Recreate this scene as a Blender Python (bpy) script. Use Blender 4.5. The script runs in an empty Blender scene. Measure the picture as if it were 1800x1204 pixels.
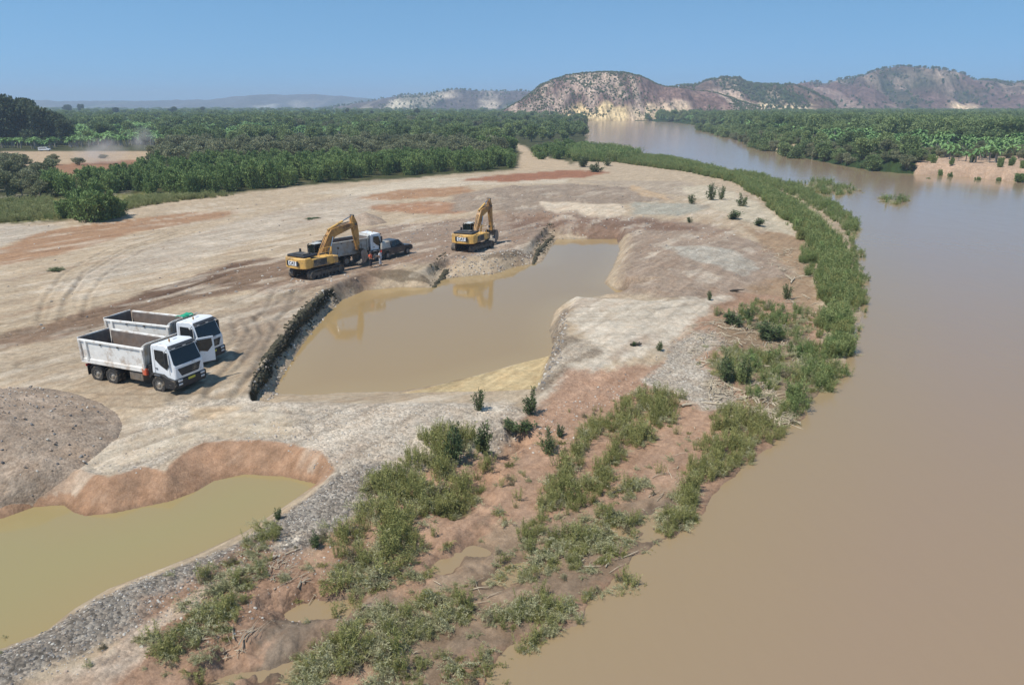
import bpy, math, random
import numpy as np
from mathutils import Vector, Matrix

rnd = random.Random(7)
rng = np.random.default_rng(7)
scene = bpy.context.scene
COL = scene.collection

# ---------------------------------------------------------------- camera, world, sun, exposure
CAM_H, FPX, HORIZON = 17.0, 1350.0, 185.0
PITCH = math.atan((602 - HORIZON) / FPX)
cam_d = bpy.data.cameras.new('camera')
cam = bpy.data.objects.new('camera', cam_d)
COL.objects.link(cam)
cam.location = (0, 0, CAM_H)
cam.rotation_euler = (math.pi / 2 - PITCH, 0, 0)
cam_d.sensor_width = 36
cam_d.lens = 36 * FPX / 1800
cam_d.clip_start = 0.5
cam_d.clip_end = 40000
scene.camera = cam

SUN_EL, SUN_AZ = math.radians(60), math.atan2(-0.8, -0.6)     # azimuth clockwise from +Y
world = bpy.data.worlds.new('World')
scene.world = world
world.use_nodes = True
wn = world.node_tree
bg = wn.nodes['Background']
sky = wn.nodes.new('ShaderNodeTexSky')
sky.sky_type = 'NISHITA'
sky.sun_disc = False
sky.sun_elevation = SUN_EL
sky.sun_rotation = SUN_AZ
sky.altitude = 0
sky.air_density = 0.8
sky.dust_density = 0.05
sky.ozone_density = 1.5
# clear dry air: the pale band at the horizon is thin
stc = wn.nodes.new('ShaderNodeTexCoord'); sva = wn.nodes.new('ShaderNodeVectorMath'); sva.operation = 'ADD'
sva.inputs[1].default_value = (0, 0, 0.2)
wn.links.new(stc.outputs['Generated'], sva.inputs[0]); wn.links.new(sva.outputs[0], sky.inputs[0])
stn = wn.nodes.new('ShaderNodeVectorMath'); stn.operation = 'MULTIPLY'; stn.inputs[1].default_value = (0.71, 1.02, 1.02)   # camera white balance
wn.links.new(sky.outputs[0], stn.inputs[0])
wn.links.new(stn.outputs[0], bg.inputs[0])
bg.inputs[1].default_value = 0.14

sun_d = bpy.data.lights.new('sun', 'SUN')
sun_d.energy = 3.9
sun_d.angle = math.radians(0.53)
sun_d.color = (1.0, 0.95, 0.86)
sun = bpy.data.objects.new('sun', sun_d)
COL.objects.link(sun)
sdir = Vector((math.sin(SUN_AZ) * math.cos(SUN_EL), math.cos(SUN_AZ) * math.cos(SUN_EL), math.sin(SUN_EL)))
sun.rotation_euler = sdir.to_track_quat('Z', 'Y').to_euler()
sun.location = (-60, -40, 120)

vs = scene.view_settings
vs.view_transform = 'Standard'
vs.look = 'None'
vs.exposure = 0.32
vs.gamma = 1.0
vs.use_curve_mapping = False
scene.render.engine = 'CYCLES'
cy = scene.cycles
cy.use_denoising = True
cy.max_bounces = 6
cy.diffuse_bounces = 3
cy.glossy_bounces = 3
cy.transmission_bounces = 4
cy.transparent_max_bounces = 6
cy.volume_bounces = 1
cy.caustics_reflective = False
cy.caustics_refractive = False
cy.sample_clamp_indirect = 6

# ---------------------------------------------------------------- helpers
CP, SP = math.cos(PITCH), math.sin(PITCH)
def P(px, py, z=0.0):
    """pixel of the 1800 px photograph -> point on the level plane z"""
    u = (px - 900) / FPX; v = -(py - 602) / FPX
    dy = CP + v * SP; dz = -SP + v * CP
    t = (z - CAM_H) / dz
    return (t * u, t * dy)
def PP(pts, z=0.0):
    return np.array([P(a, b, z) for a, b in pts])
def ray_at(px, py, ydist):
    u = (px - 900) / FPX; v = -(py - 602) / FPX
    dy = CP + v * SP; dz = -SP + v * CP
    t = ydist / dy
    return (t * u, ydist, CAM_H + t * dz)
def lin(r, g, b, k=1.0):
    f = lambda c: (c / 255 / 12.92 if c / 255 <= 0.04045 else ((c / 255 + 0.055) / 1.055) ** 2.4)
    return np.array([f(r) * k, f(g) * k, f(b) * k])

def _hash(ix, iy, seed):
    h = (ix * 374761393 + iy * 668265263 + seed * 974634777) & 0xFFFFFFFF
    h = ((h ^ (h >> 13)) * 1274126177) & 0xFFFFFFFF
    h = h ^ (h >> 16)
    return (h & 0xFFFFFF).astype(np.float64) / 0xFFFFFF
def vnoise(x, y, seed=0):
    fx, fy = np.floor(x), np.floor(y)
    ix, iy = fx.astype(np.int64), fy.astype(np.int64)
    tx, ty = x - fx, y - fy
    tx = tx * tx * (3 - 2 * tx); ty = ty * ty * (3 - 2 * ty)
    a = _hash(ix, iy, seed); b = _hash(ix + 1, iy, seed); c = _hash(ix, iy + 1, seed); d = _hash(ix + 1, iy + 1, seed)
    return (a + (b - a) * tx) * (1 - ty) + (c + (d - c) * tx) * ty
def fbm(x, y, octv=4, seed=0, gain=0.5):
    s = 0; a = 1; n = 0
    for i in range(octv):
        s = s + a * (vnoise(x * 2 ** i, y * 2 ** i, seed + i * 17) * 2 - 1); n += a; a *= gain
    return s / n
def sst(a, b, x):
    t = np.clip((x - a) / (b - a), 0, 1)
    return t * t * (3 - 2 * t)
def sdf(poly, X, Y, m=4.0):
    """signed distance, positive inside; -m where farther than the margin"""
    out = np.full(X.shape, -m, float)
    lo, hi = poly.min(0) - m, poly.max(0) + m
    k = (X > lo[0]) & (X < hi[0]) & (Y > lo[1]) & (Y < hi[1])
    if not k.any(): return out
    x, y = X[k], Y[k]
    best = np.full(x.shape, 1e18); ins = np.zeros(x.shape, bool)
    n = len(poly)
    for i in range(n):
        ax, ay = poly[i]; bx, by = poly[(i + 1) % n]
        ex, ey = bx - ax, by - ay
        L = ex * ex + ey * ey + 1e-12
        t = np.clip(((x - ax) * ex + (y - ay) * ey) / L, 0, 1)
        dx, dy = x - ax - t * ex, y - ay - t * ey
        best = np.minimum(best, dx * dx + dy * dy)
        if ay != by:
            c = ((ay > y) != (by > y)) & (x < ex * (y - ay) / (by - ay) + ax)
            ins ^= c
    d = np.sqrt(best)
    out[k] = np.where(ins, d, -d)
    return out
def dline(poly, X, Y, m=4.0):
    out = np.full(X.shape, m, float)
    lo, hi = poly.min(0) - m, poly.max(0) + m
    k = (X > lo[0]) & (X < hi[0]) & (Y > lo[1]) & (Y < hi[1])
    if not k.any(): return out
    x, y = X[k], Y[k]
    best = np.full(x.shape, 1e18)
    for i in range(len(poly) - 1):
        ax, ay = poly[i]; bx, by = poly[i + 1]
        ex, ey = bx - ax, by - ay
        t = np.clip(((x - ax) * ex + (y - ay) * ey) / (ex * ex + ey * ey + 1e-12), 0, 1)
        best = np.minimum(best, (x - ax - t * ex) ** 2 + (y - ay - t * ey) ** 2)
    out[k] = np.minimum(np.sqrt(best), m)
    return out
def inside(poly, X, Y):
    return sdf(poly, X, Y, 0.5) > 0

def mesh_np(name, V, F, mats=None, attrs=None, smooth=False):
    V = np.asarray(V, np.float32); F = np.asarray(F, np.int32)
    me = bpy.data.meshes.new(name)
    n, k = F.shape
    me.vertices.add(len(V)); me.vertices.foreach_set('co', V.ravel())
    me.loops.add(n * k); me.loops.foreach_set('vertex_index', F.ravel())
    me.polygons.add(n)
    me.polygons.foreach_set('loop_start', np.arange(0, n * k, k, dtype=np.int32))
    me.polygons.foreach_set('loop_total', np.full(n, k, np.int32))
    me.polygons.foreach_set('use_smooth', np.full(n, smooth, bool))
    if mats: me.materials.append(mats)
    for an, (typ, data) in (attrs or {}).items():
        a = me.attributes.new(an, typ, 'POINT')
        if typ == 'FLOAT_COLOR':
            c = np.ones((len(V), 4), np.float32); c[:, :3] = data
            a.data.foreach_set('color', c.ravel())
        elif typ == 'FLOAT':
            a.data.foreach_set('value', np.asarray(data, np.float32))
        elif typ == 'INT':
            a.data.foreach_set('value', np.asarray(data, np.int32))
        else:
            a.data.foreach_set('vector', np.asarray(data, np.float32).ravel())
    me.update(); me.validate()
    return me
def link(name, me, parent=None, loc=None, **tags):
    o = bpy.data.objects.new(name, me); COL.objects.link(o)
    if parent is not None: o.parent = parent
    if loc is not None: o.location = loc
    for k, v in tags.items():
        if v is not None: o['category' if k == 'cat' else k] = v
    return o
def empty(name, loc, rz=0, **tags):
    o = link(name, None, None, loc, **tags); o.rotation_euler = (0, 0, rz)
    o.empty_display_size = 0.5
    return o

# ---- material helpers
def mat(name, col, rough=0.6, metal=0.0, var=0.0, vscale=3.0, bump=0.0, bscale=20, dirt=None, dirt_amt=0.0, spec=None, dscale=1.2):
    m = bpy.data.materials.new(name); m.use_nodes = True
    nt = m.node_tree; b = nt.nodes['Principled BSDF']
    b.inputs['Roughness'].default_value = rough; b.inputs['Metallic'].default_value = metal
    if spec is not None: b.inputs['Specular IOR Level'].default_value = spec
    tc = nt.nodes.new('ShaderNodeTexCoord')
    n = nt.nodes.new('ShaderNodeTexNoise'); n.inputs['Scale'].default_value = vscale; n.inputs['Detail'].default_value = 6
    nt.links.new(tc.outputs['Object'], n.inputs['Vector'])
    r = nt.nodes.new('ShaderNodeValToRGB')
    c = np.array(col)
    r.color_ramp.elements[0].position = 0.3; r.color_ramp.elements[1].position = 0.7
    r.color_ramp.elements[0].color = (*np.clip(c * (1 - var), 0, 1), 1)
    r.color_ramp.elements[1].color = (*np.clip(c * (1 + var), 0, 1), 1)
    nt.links.new(n.outputs['Fac'], r.inputs[0])
    out = r.outputs[0]
    if dirt is not None:
        n2 = nt.nodes.new('ShaderNodeTexNoise'); n2.inputs['Scale'].default_value = dscale; n2.inputs['Detail'].default_value = 8
        n2.inputs['Roughness'].default_value = 0.65
        nt.links.new(tc.outputs['Object'], n2.inputs['Vector'])
        mr = nt.nodes.new('ShaderNodeMapRange'); mr.inputs[1].default_value = 0.62 - dirt_amt * 0.35; mr.inputs[2].default_value = 0.75 - dirt_amt * 0.2
        nt.links.new(n2.outputs['Fac'], mr.inputs[0])
        mx = nt.nodes.new('ShaderNodeMix'); mx.data_type = 'RGBA'
        nt.links.new(mr.outputs[0], mx.inputs['Factor']); nt.links.new(out, mx.inputs['A'])
        mx.inputs['B'].default_value = (*dirt, 1)
        out = mx.outputs['Result']
    nt.links.new(out, b.inputs['Base Color'])
    if bump > 0:
        n3 = nt.nodes.new('ShaderNodeTexNoise'); n3.inputs['Scale'].default_value = bscale; n3.inputs['Detail'].default_value = 5
        nt.links.new(tc.outputs['Object'], n3.inputs['Vector'])
        bp = nt.nodes.new('ShaderNodeBump'); bp.inputs['Strength'].default_value = bump; bp.inputs['Distance'].default_value = 0.05
        nt.links.new(n3.outputs['Fac'], bp.inputs['Height']); nt.links.new(bp.outputs[0], b.inputs['Normal'])
    return m
def soil_mat(name, attr='soil', base=None, gravel_const=None):
    m = bpy.data.materials.new(name); m.use_nodes = True
    nt = m.node_tree; L = nt.links; b = nt.nodes['Principled BSDF']
    b.inputs['Roughness'].default_value = 0.93; b.inputs['Specular IOR Level'].default_value = 0.15
    geo = nt.nodes.new('ShaderNodeNewGeometry'); pos = geo.outputs['Position']
    if base is None:
        at = nt.nodes.new('ShaderNodeAttribute'); at.attribute_name = attr; colr = at.outputs['Color']
    else:
        rg = nt.nodes.new('ShaderNodeRGB'); rg.outputs[0].default_value = (*base, 1); colr = rg.outputs[0]
    def noise(sc, det=4, rg=0.6):
        n = nt.nodes.new('ShaderNodeTexNoise'); n.inputs['Scale'].default_value = sc; n.inputs['Detail'].default_value = det
        n.inputs['Roughness'].default_value = rg
        L.new(pos, n.inputs['Vector']); return n.outputs['Fac']
    def mr(x, a, c, d, e):
        n = nt.nodes.new('ShaderNodeMapRange'); L.new(x, n.inputs[0])
        for i, q in enumerate((a, c, d, e)): n.inputs[i + 1].default_value = q
        return n.outputs[0]
    def math_(op, a, c):
        n = nt.nodes.new('ShaderNodeMath'); n.operation = op
        for i, q in enumerate((a, c)):
            if isinstance(q, (int, float)): n.inputs[i].default_value = q
            else: L.new(q, n.inputs[i])
        return n.outputs[0]
    f1 = mr(noise(0.35, 5), 0.3, 0.7, 0.88, 1.1)
    f2 = mr(noise(2.2, 7, 0.75), 0.34, 0.66, 0.74, 1.17)
    f3 = mr(noise(13, 4, 0.75), 0.3, 0.7, 0.80, 1.16)
    f = math_('MULTIPLY', math_('MULTIPLY', f1, f2), f3)
    rotm = nt.nodes.new('ShaderNodeMapping'); rotm.inputs['Rotation'].default_value = (0, 0, -math.radians(60)); L.new(pos, rotm.inputs['Vector'])
    strm = nt.nodes.new('ShaderNodeMapping'); strm.inputs['Scale'].default_value = (0.12, 1.1, 1); L.new(rotm.outputs[0], strm.inputs['Vector'])
    ns_ = nt.nodes.new('ShaderNodeTexNoise'); ns_.inputs['Scale'].default_value = 1.3; ns_.inputs['Detail'].default_value = 7; ns_.inputs['Roughness'].default_value = 0.65
    ns_.inputs['Distortion'].default_value = 0.6; L.new(strm.outputs[0], ns_.inputs['Vector'])
    f = math_('MULTIPLY', f, mr(ns_.outputs['Fac'], 0.32, 0.68, 0.8, 1.16))
    # pebbles
    vo = nt.nodes.new('ShaderNodeTexVoronoi'); vo.inputs['Scale'].default_value = 7.5; L.new(pos, vo.inputs['Vector'])
    sep = nt.nodes.new('ShaderNodeSeparateColor'); L.new(vo.outputs['Color'], sep.inputs[0])
    peb = mr(sep.outputs[0], 0, 1, 0.55, 1.5)
    if gravel_const is None:
        ga = nt.nodes.new('ShaderNodeAttribute'); ga.attribute_name = 'gravel'; gf = ga.outputs['Fac']
    else:
        vg = nt.nodes.new('ShaderNodeValue'); vg.outputs[0].default_value = gravel_const; gf = vg.outputs[0]
    gm = nt.nodes.new('ShaderNodeMix'); gm.data_type = 'FLOAT'; L.new(gf, gm.inputs['Factor']); gm.inputs['A'].default_value = 1.0; L.new(peb, gm.inputs['B'])
    f = math_('MULTIPLY', f, gm.outputs['Result'])
    vm = nt.nodes.new('ShaderNodeVectorMath'); vm.operation = 'SCALE'; L.new(colr, vm.inputs[0]); L.new(f, vm.inputs['Scale'])
    # damp and dry blotches shift the hue a little
    hm = nt.nodes.new('ShaderNodeMix'); hm.data_type = 'RGBA'; hm.blend_type = 'MULTIPLY'
    L.new(mr(noise(0.9, 7, 0.7), 0.42, 0.62, 0.0, 0.55), hm.inputs['Factor']); L.new(vm.outputs[0], hm.inputs['A']); hm.inputs['B'].default_value = (0.86, 0.76, 0.67, 1)
    L.new(hm.outputs['Result'], b.inputs['Base Color'])
    hb = math_('ADD', math_('MULTIPLY', noise(3.0, 8, 0.7), 0.6), math_('MULTIPLY', math_('SUBTRACT', 1.0, vo.outputs['Distance']), math_('MULTIPLY', gf, 0.5)))
    bp = nt.nodes.new('ShaderNodeBump'); bp.inputs['Strength'].default_value = 0.7; bp.inputs['Distance'].default_value = 0.2
    L.new(hb, bp.inputs['Height']); L.new(bp.outputs[0], b.inputs['Normal'])
    return m
def leaf_mat(name, c1, c2, rough=0.65):
    m = bpy.data.materials.new(name); m.use_nodes = True
    nt = m.node_tree; L = nt.links; b = nt.nodes['Principled BSDF']
    b.inputs['Roughness'].default_value = rough; b.inputs['Specular IOR Level'].default_value = 0.25
    at = nt.nodes.new('ShaderNodeAttribute'); at.attribute_name = 'tint'
    oi = nt.nodes.new('ShaderNodeObjectInfo')
    ad = nt.nodes.new('ShaderNodeMath'); ad.operation = 'MULTIPLY_ADD'
    L.new(oi.outputs['Random'], ad.inputs[0]); ad.inputs[1].default_value = 0.65
    ml = nt.nodes.new('ShaderNodeMath'); ml.operation = 'MULTIPLY'; ml.inputs[1].default_value = 0.45
    L.new(at.outputs['Fac'], ml.inputs[0]); L.new(ml.outputs[0], ad.inputs[2])
    mx = nt.nodes.new('ShaderNodeMix'); mx.data_type = 'RGBA'
    L.new(ad.outputs[0], mx.inputs['Factor']); mx.inputs['A'].default_value = (*c1, 1); mx.inputs['B'].default_value = (*c2, 1)
    L.new(mx.outputs['Result'], b.inputs['Base Color'])
    tr = nt.nodes.new('ShaderNodeBsdfTranslucent'); L.new(mx.outputs['Result'], tr.inputs['Color'])
    ms = nt.nodes.new('ShaderNodeMixShader'); ms.inputs[0].default_value = 0.22
    L.new(b.outputs[0], ms.inputs[1]); L.new(tr.outputs[0], ms.inputs[2])
    L.new(ms.outputs[0], nt.nodes['Material Output'].inputs['Surface'])
    return m

# ---------------------------------------------------------------- terrain
WL = -1.5          # river and big pond level
WL2 = -1.05        # level of the small pond in front
river_px = [(850,1204),(890,1140),(1010,1092),(1035,1045),(1100,1012),(1112,980),(1160,950),(1190,935),(1250,880),(1300,830),
            (1345,790),(1400,737),(1450,672),(1492,610),(1508,560),(1512,500),(1500,450),(1490,408),(1462,372),(1400,330),(1330,309),
            (1250,290),(1180,279),(1100,271),(1042,262),(1028,250),(1036,240),(1037,224),(1025,213),(960,207),(900,204),(960,202),(1060,209),(1180,215),(1250,223),(1300,236),
            (1322,254),(1360,266),(1420,279),(1480,291),(1540,301),(1620,307),(1700,311),(1800,321)]
river_w = np.vstack([PP(river_px, WL), [[175, 170], [260, 130], [400, 60], [400, -60], [-14, -60], [-9, 0], [-4.5, 12]]])
pond_px = [(480,692),(497,660),(535,600),(575,552),(600,528),(640,511),(700,505),(760,506),(772,492),(800,488),(870,481),(905,469),(952,462),(966,440),
           (978,421),(1085,420),(1090,440),(1078,470),(1062,497),(1085,510),(1162,519),(1125,524),(1060,521),(1002,530),(975,548),(966,580),(973,610),
           (965,628),(900,642),(820,664),(745,681),(700,688),(600,690),(540,696)]
pond_w = PP(pond_px, WL)
pit_px = [(433,690),(468,622),(518,560),(560,520),(592,497),(640,480),(700,474),(748,470),(768,460),(788,455),(850,451),(900,443),(926,431),
          (940,414),(962,398),(1000,394),(1092,396),(1112,420),(1108,450),(1098,482),(1112,505),(1162,510),(1195,516),(1150,530),(1012,520),(1003,545),
          (988,590),(990,625),(966,690),(938,716),(700,712),(560,712),(440,704)]
pit_w = PP(pit_px, 0)
pond2_px = [(0,912),(60,890),(112,887),(130,900),(150,906),(200,901),(300,880),(345,863),(375,845),(430,833),(500,837),(558,850),(500,890),(430,935),(340,977),
            (250,1012),(190,1035),(130,1070),(80,1110),(0,1142)]
pond2_w = np.vstack([PP(pond2_px, WL2), PP([(-200,1200),(-700,1204),(-500,960),(-200,940)], WL2)])
pit2_px = [(0,862),(60,852),(120,834),(165,840),(192,852),(250,830),(292,836),(322,806),(360,786),(430,784),(500,789),(560,803),(592,828),(572,858),(510,898),(440,945),(350,988),
           (260,1024),(200,1050),(140,1085),(90,1122),(0,1160)]
pit2_w = np.vstack([PP(pit2_px, -0.25), PP([(-200,1225),(-800,1250),(-600,900),(-200,880)], -0.25)])
wall_w = PP([(400,700),(440,600),(545,505),(580,505),(600,525),(560,580),(470,710)], 0)
wall2_w = PP([(745,505),(750,470),(785,450),(800,462),(790,500),(760,512)], 0)
wall3_w = PP([(925,455),(935,420),(960,398),(990,400),(975,440),(945,475)], 0)
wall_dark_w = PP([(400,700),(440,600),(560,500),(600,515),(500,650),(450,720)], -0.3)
wall_dark2_w = PP([(640,485),(740,485),(770,445),(800,455),(785,500),(755,520),(640,510)], -0.3)
wall_dark3_w = PP([(930,425),(960,398),(985,400),(970,440),(945,470),(925,468)], -0.3)
yellow_w = PP([(700,690),(965,624),(962,640),(948,690),(935,702),(880,700),(800,695)], -1.2)
puddles = [(PP(q, WL), dz) for q, dz in [
    ([(760,1000),(830,940),(860,935),(850,965),(830,1000),(790,1010)], .05),
    ([(830,1015),(960,985),(975,1000),(900,1030),(830,1040)], .05),
    ([(1000,940),(1080,925),(1110,940),(1060,965),(1010,960)], .06),
    ([(380,1204),(420,1165),(520,1150),(560,1120),(600,1120),(560,1180),(500,1204)], .06),
    ([(480,1080),(560,1050),(640,1050),(600,1080),(520,1105)], .04),
    ([(780,900),(850,840),(880,850),(850,890),(800,925)], .03),
    ([(700,1204),(740,1140),(780,1110),(800,1120),(770,1170),(740,1204)], .05),
    ([(1130,915),(1200,880),(1180,945),(1140,945)], .03),
    ([(860,800),(900,780),(940,790),(900,815),(865,825)], .03)]]
heap_far_w = PP([(790,385),(800,345),(880,330),(1000,325),(1120,333),(1185,350),(1130,372),(1000,392),(880,390)], 0)
mound_r_w = PP([(1100,500),(1085,470),(1120,435),(1220,425),(1330,440),(1370,480),(1330,505),(1200,520)], 0)
cliff_w = PP([(1600,325),(1600,275),(1830,275),(1830,345)], 0)
rough1_w = PP([(1085,410),(1250,400),(1400,430),(1430,520),(1200,522),(1100,505),(1070,470)], 0)
rough2_w = PP([(560,505),(640,470),(780,440),(930,415),(960,380),(1250,380),(1300,400),(1110,405),(980,402),(930,440),(790,462),(640,490),(570,525)], 0)
SOUTH_X, SOUTH_Y = 0.5, 0.866      # streak direction (about 60 degrees)

def right_side(X, Y):
    """1 on the far (right-hand) side of the river, 0 on the bar side"""
    # a polyline down the middle of the river
    mid = PP([(1100,1204),(1350,900),(1600,600),(1600,420),(1450,320),(1250,255),(1150,232),(1040,214)], WL)
    mid = np.vstack([[[40, -60]], mid, [[60, 1400], [60, 12000]]])
    xm = np.interp(Y, mid[:, 1], mid[:, 0])
    return X > xm
RUTS = [PP(q, 0) for q in [
    [(-60,600),(0,584),(90,568),(190,548),(330,512),(440,478)], [(0,575),(90,560),(170,545),(300,512),(420,470),(500,462)], [(0,600),(160,572),(320,525),(430,495),(500,488)], [(0,590),(130,567),(260,533),(400,490)],
    [(90,560),(100,520),(130,480),(200,440),(300,405)], [(125,560),(135,520),(165,485),(240,440),(330,408)],
    [(430,560),(440,590),(400,640),(330,700)], [(470,560),(490,540),(500,510),(560,500)], [(455,570),(470,590),(430,640),(390,690)], [(60,640),(160,610),(300,575),(420,540),(500,500)], [(120,700),(260,705),(380,700),(430,640),(470,560),(540,510)], [(0,520),(120,500),(260,470),(420,440),(520,425)], [(640,440),(740,425),(860,420),(960,400),(1080,392),(1200,400)], [(700,455),(800,440),(900,420)], [(1120,470),(1200,440),(1300,450)],
    [(100,820),(240,770),(380,730),(520,735)], [(200,815),(300,775),(420,750),(520,760)], [(350,745),(430,745),(520,752)],
    [(1000,545),(1150,535),(1260,520)], [(1010,560),(1150,550),(1250,530)], [(1005,552),(1130,548)], [(1040,600),(1100,590),(1180,588)],
    [(640,480),(720,470),(790,450)], [(520,520),(600,490),(700,478)]]]
def terrain(X, Y, fine=True):
    X = np.asarray(X, float); Y = np.asarray(Y, float)
    dr = -sdf(river_w, X, Y, 60.0)                       # + on land
    dr = dr + (.55 * fbm(X / 2.1, Y / 2.1, 4, 19) + .12) * sst(150, 40, Y) * sst(30, 10, dr)
    n1 = fbm(X / 9, Y / 9, 4, 1)
    base = 0.14 * n1 + 0.05 * fbm(X / 2.2, Y / 2.2, 3, 5)
    al = X * SOUTH_X + Y * SOUTH_Y; ac = X * SOUTH_Y - Y * SOUTH_X
    base = base + 0.07 * fbm(al / 14, ac / 1.3, 3, 9) * sst(200, 120, Y)
    if fine:
        base = base + 0.022 * fbm(X * 2.2, Y * 2.2, 3, 11)
        for rt in RUTS:
            d = dline(rt, X, Y, 2.5)
            dd = np.abs(d - 0.95)
            base = base - 0.06 * np.exp(-(dd / 0.18) ** 2) + 0.035 * np.exp(-((dd - 0.45) / 0.2) ** 2)
    base = base + 0.9 * sst(0, 6, sdf(heap_far_w, X, Y, 8) + fbm(X / 3, Y / 3, 3, 31) * 1.5) * (0.8 + 0.5 * fbm(X / 2.5, Y / 4, 3, 32))
    base = base + 0.45 * sst(0, 5, sdf(mound_r_w, X, Y, 8) + fbm(X / 3, Y / 3, 3, 33) * 1.5) * (0.8 + 0.5 * fbm(X / 1.5, Y / 2.5, 3, 34))
    base = base + sst(150, 230, Y) * sst(-20, -60, X) * 0.5
    rgh = np.maximum(sst(-1, 2, sdf(rough1_w, X, Y, 4)), sst(-1, 2, sdf(rough2_w, X, Y, 4)))
    base = base + rgh * (.16 * fbm(X / 1.4, Y / 1.8, 4, 35) + .10 * np.abs(fbm(X / .7, Y / .9, 3, 36)))
    # bar side shore
    drn = dr + 0.7 * fbm(X / 2.5, Y / 2.5, 4, 21) * sst(0, 3, dr)
    mudn = 0.09 * fbm(X / 1.6, Y / 2.2, 5, 23)
    shore = WL + np.where(dr > 0, 0.03 * drn + 0.30 * sst(4.0, 11, drn) + 1.25 * sst(9, 19, drn) + (0.05 + mudn * sst(0.3, 2, dr)), 0.25 * dr)
    k = 0.25
    hmin = -k * np.logaddexp(-base / k, -shore / k)       # smooth min
    h = np.where(dr > 45, base, hmin)
    h = np.where(dr < 0.0, np.minimum(h, WL + 0.25 * np.clip(dr, -6, 0)), h)
    # right bank
    rs = right_side(X, Y)
    up = 2.0 + 0.3 * n1 - .7 * sst(-8, 4, sdf(cliff_w, X, Y, 12))
    cl = sst(-6, 6, sdf(cliff_w, X, Y, 12))
    wdt = 5.0 * (1 - cl) + 2.6 * cl
    dn = dr + fbm(X / 5, Y / 5, 4, 41) * 1.6 * sst(0, 2, dr)
    hr = np.where(dr > 0, WL + (up - WL) * (sst(0, 1, dn / wdt) * (1 - .25 * cl) + .25 * cl * sst(.2, 6, dn)), WL + 0.25 * np.clip(dr, -6, 0))
    h = np.where(rs, hr, h)
    for q, dz in puddles:
        w = sst(-0.9, 0.5, sdf(q, X, Y, 2.5) + 0.9 * fbm(X / 1.0, Y / 1.0, 4, 77))
        h = h * (1 - w) + (WL - dz) * w
    # big pit
    rag = 0.0 * fbm(X / 0.9, Y / 0.9, 3, 51) + .30 * fbm(X / 3, Y / 3, 2, 52)
    a = sdf(pit_w, X, Y, 12); w0 = sdf(pond_w, X, Y, 14)
    wa = np.maximum(np.maximum(sst(-0.8, 0.8, sdf(wall_w, X, Y, 3)), sst(-.8, .8, sdf(wall2_w, X, Y, 3))), sst(-.8, .8, sdf(wall3_w, X, Y, 3)))
    a2 = a + rag * (.35 + .65 * wa) + .18 * fbm(X / 2.2, Y / 2.2, 3, 57) * (1 - wa)
    s = np.clip(-w0, 0, None) / (np.clip(-w0, 0, None) + np.clip(a2, 0, None) + 1e-6)
    gentle = s ** .9
    wall = np.where(s < 0.75, s / 0.75 * 0.42, 0.42 + (s - 0.75) / 0.25 * 0.06)
    wall = wall + (1 - wall) * sst(0.42, 0.0, np.clip(a2, 0, None))
    pr = gentle * (1 - wa) + wall * wa
    inz = WL + (h - WL) * pr
    inz = np.where(w0 > 0, WL - 0.35 * np.clip(w0, 0, 2.5), inz)
    yl = sst(-0.4, 0.4, sdf(yellow_w, X, Y, 2)) * (w0 <= 0)
    inz = inz * (1 - yl) + np.minimum(inz, WL + 0.04 + 0.10 * np.clip(-w0, 0, 5)) * yl
    h = np.where((a2 > 0) | (w0 > 0), inz, h)
    # small pit with the red bank
    b = sdf(pit2_w, X, Y, 6); w2 = sdf(pond2_w, X, Y, 6)
    b2 = b + 0.12 * fbm(X / 0.8, Y / 0.8, 3, 61)
    s = np.clip(-w2, 0, None) / (np.clip(-w2, 0, None) + np.clip(b2, 0, None) + 1e-6)
    lip = np.maximum(h, WL2 + 0.25)
    inz = WL2 + (lip - WL2) * (s ** 0.9)
    inz = np.where(w2 > 0, WL2 - 0.3 * np.clip(w2, 0, 2), inz)
    near2 = sst(-3.0, 0.0, b)
    h = h * (1 - near2) + np.maximum(h, WL2 + 0.3) * near2
    h = np.where((b2 > 0) | (w2 > 0), inz, h)
    return h

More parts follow.
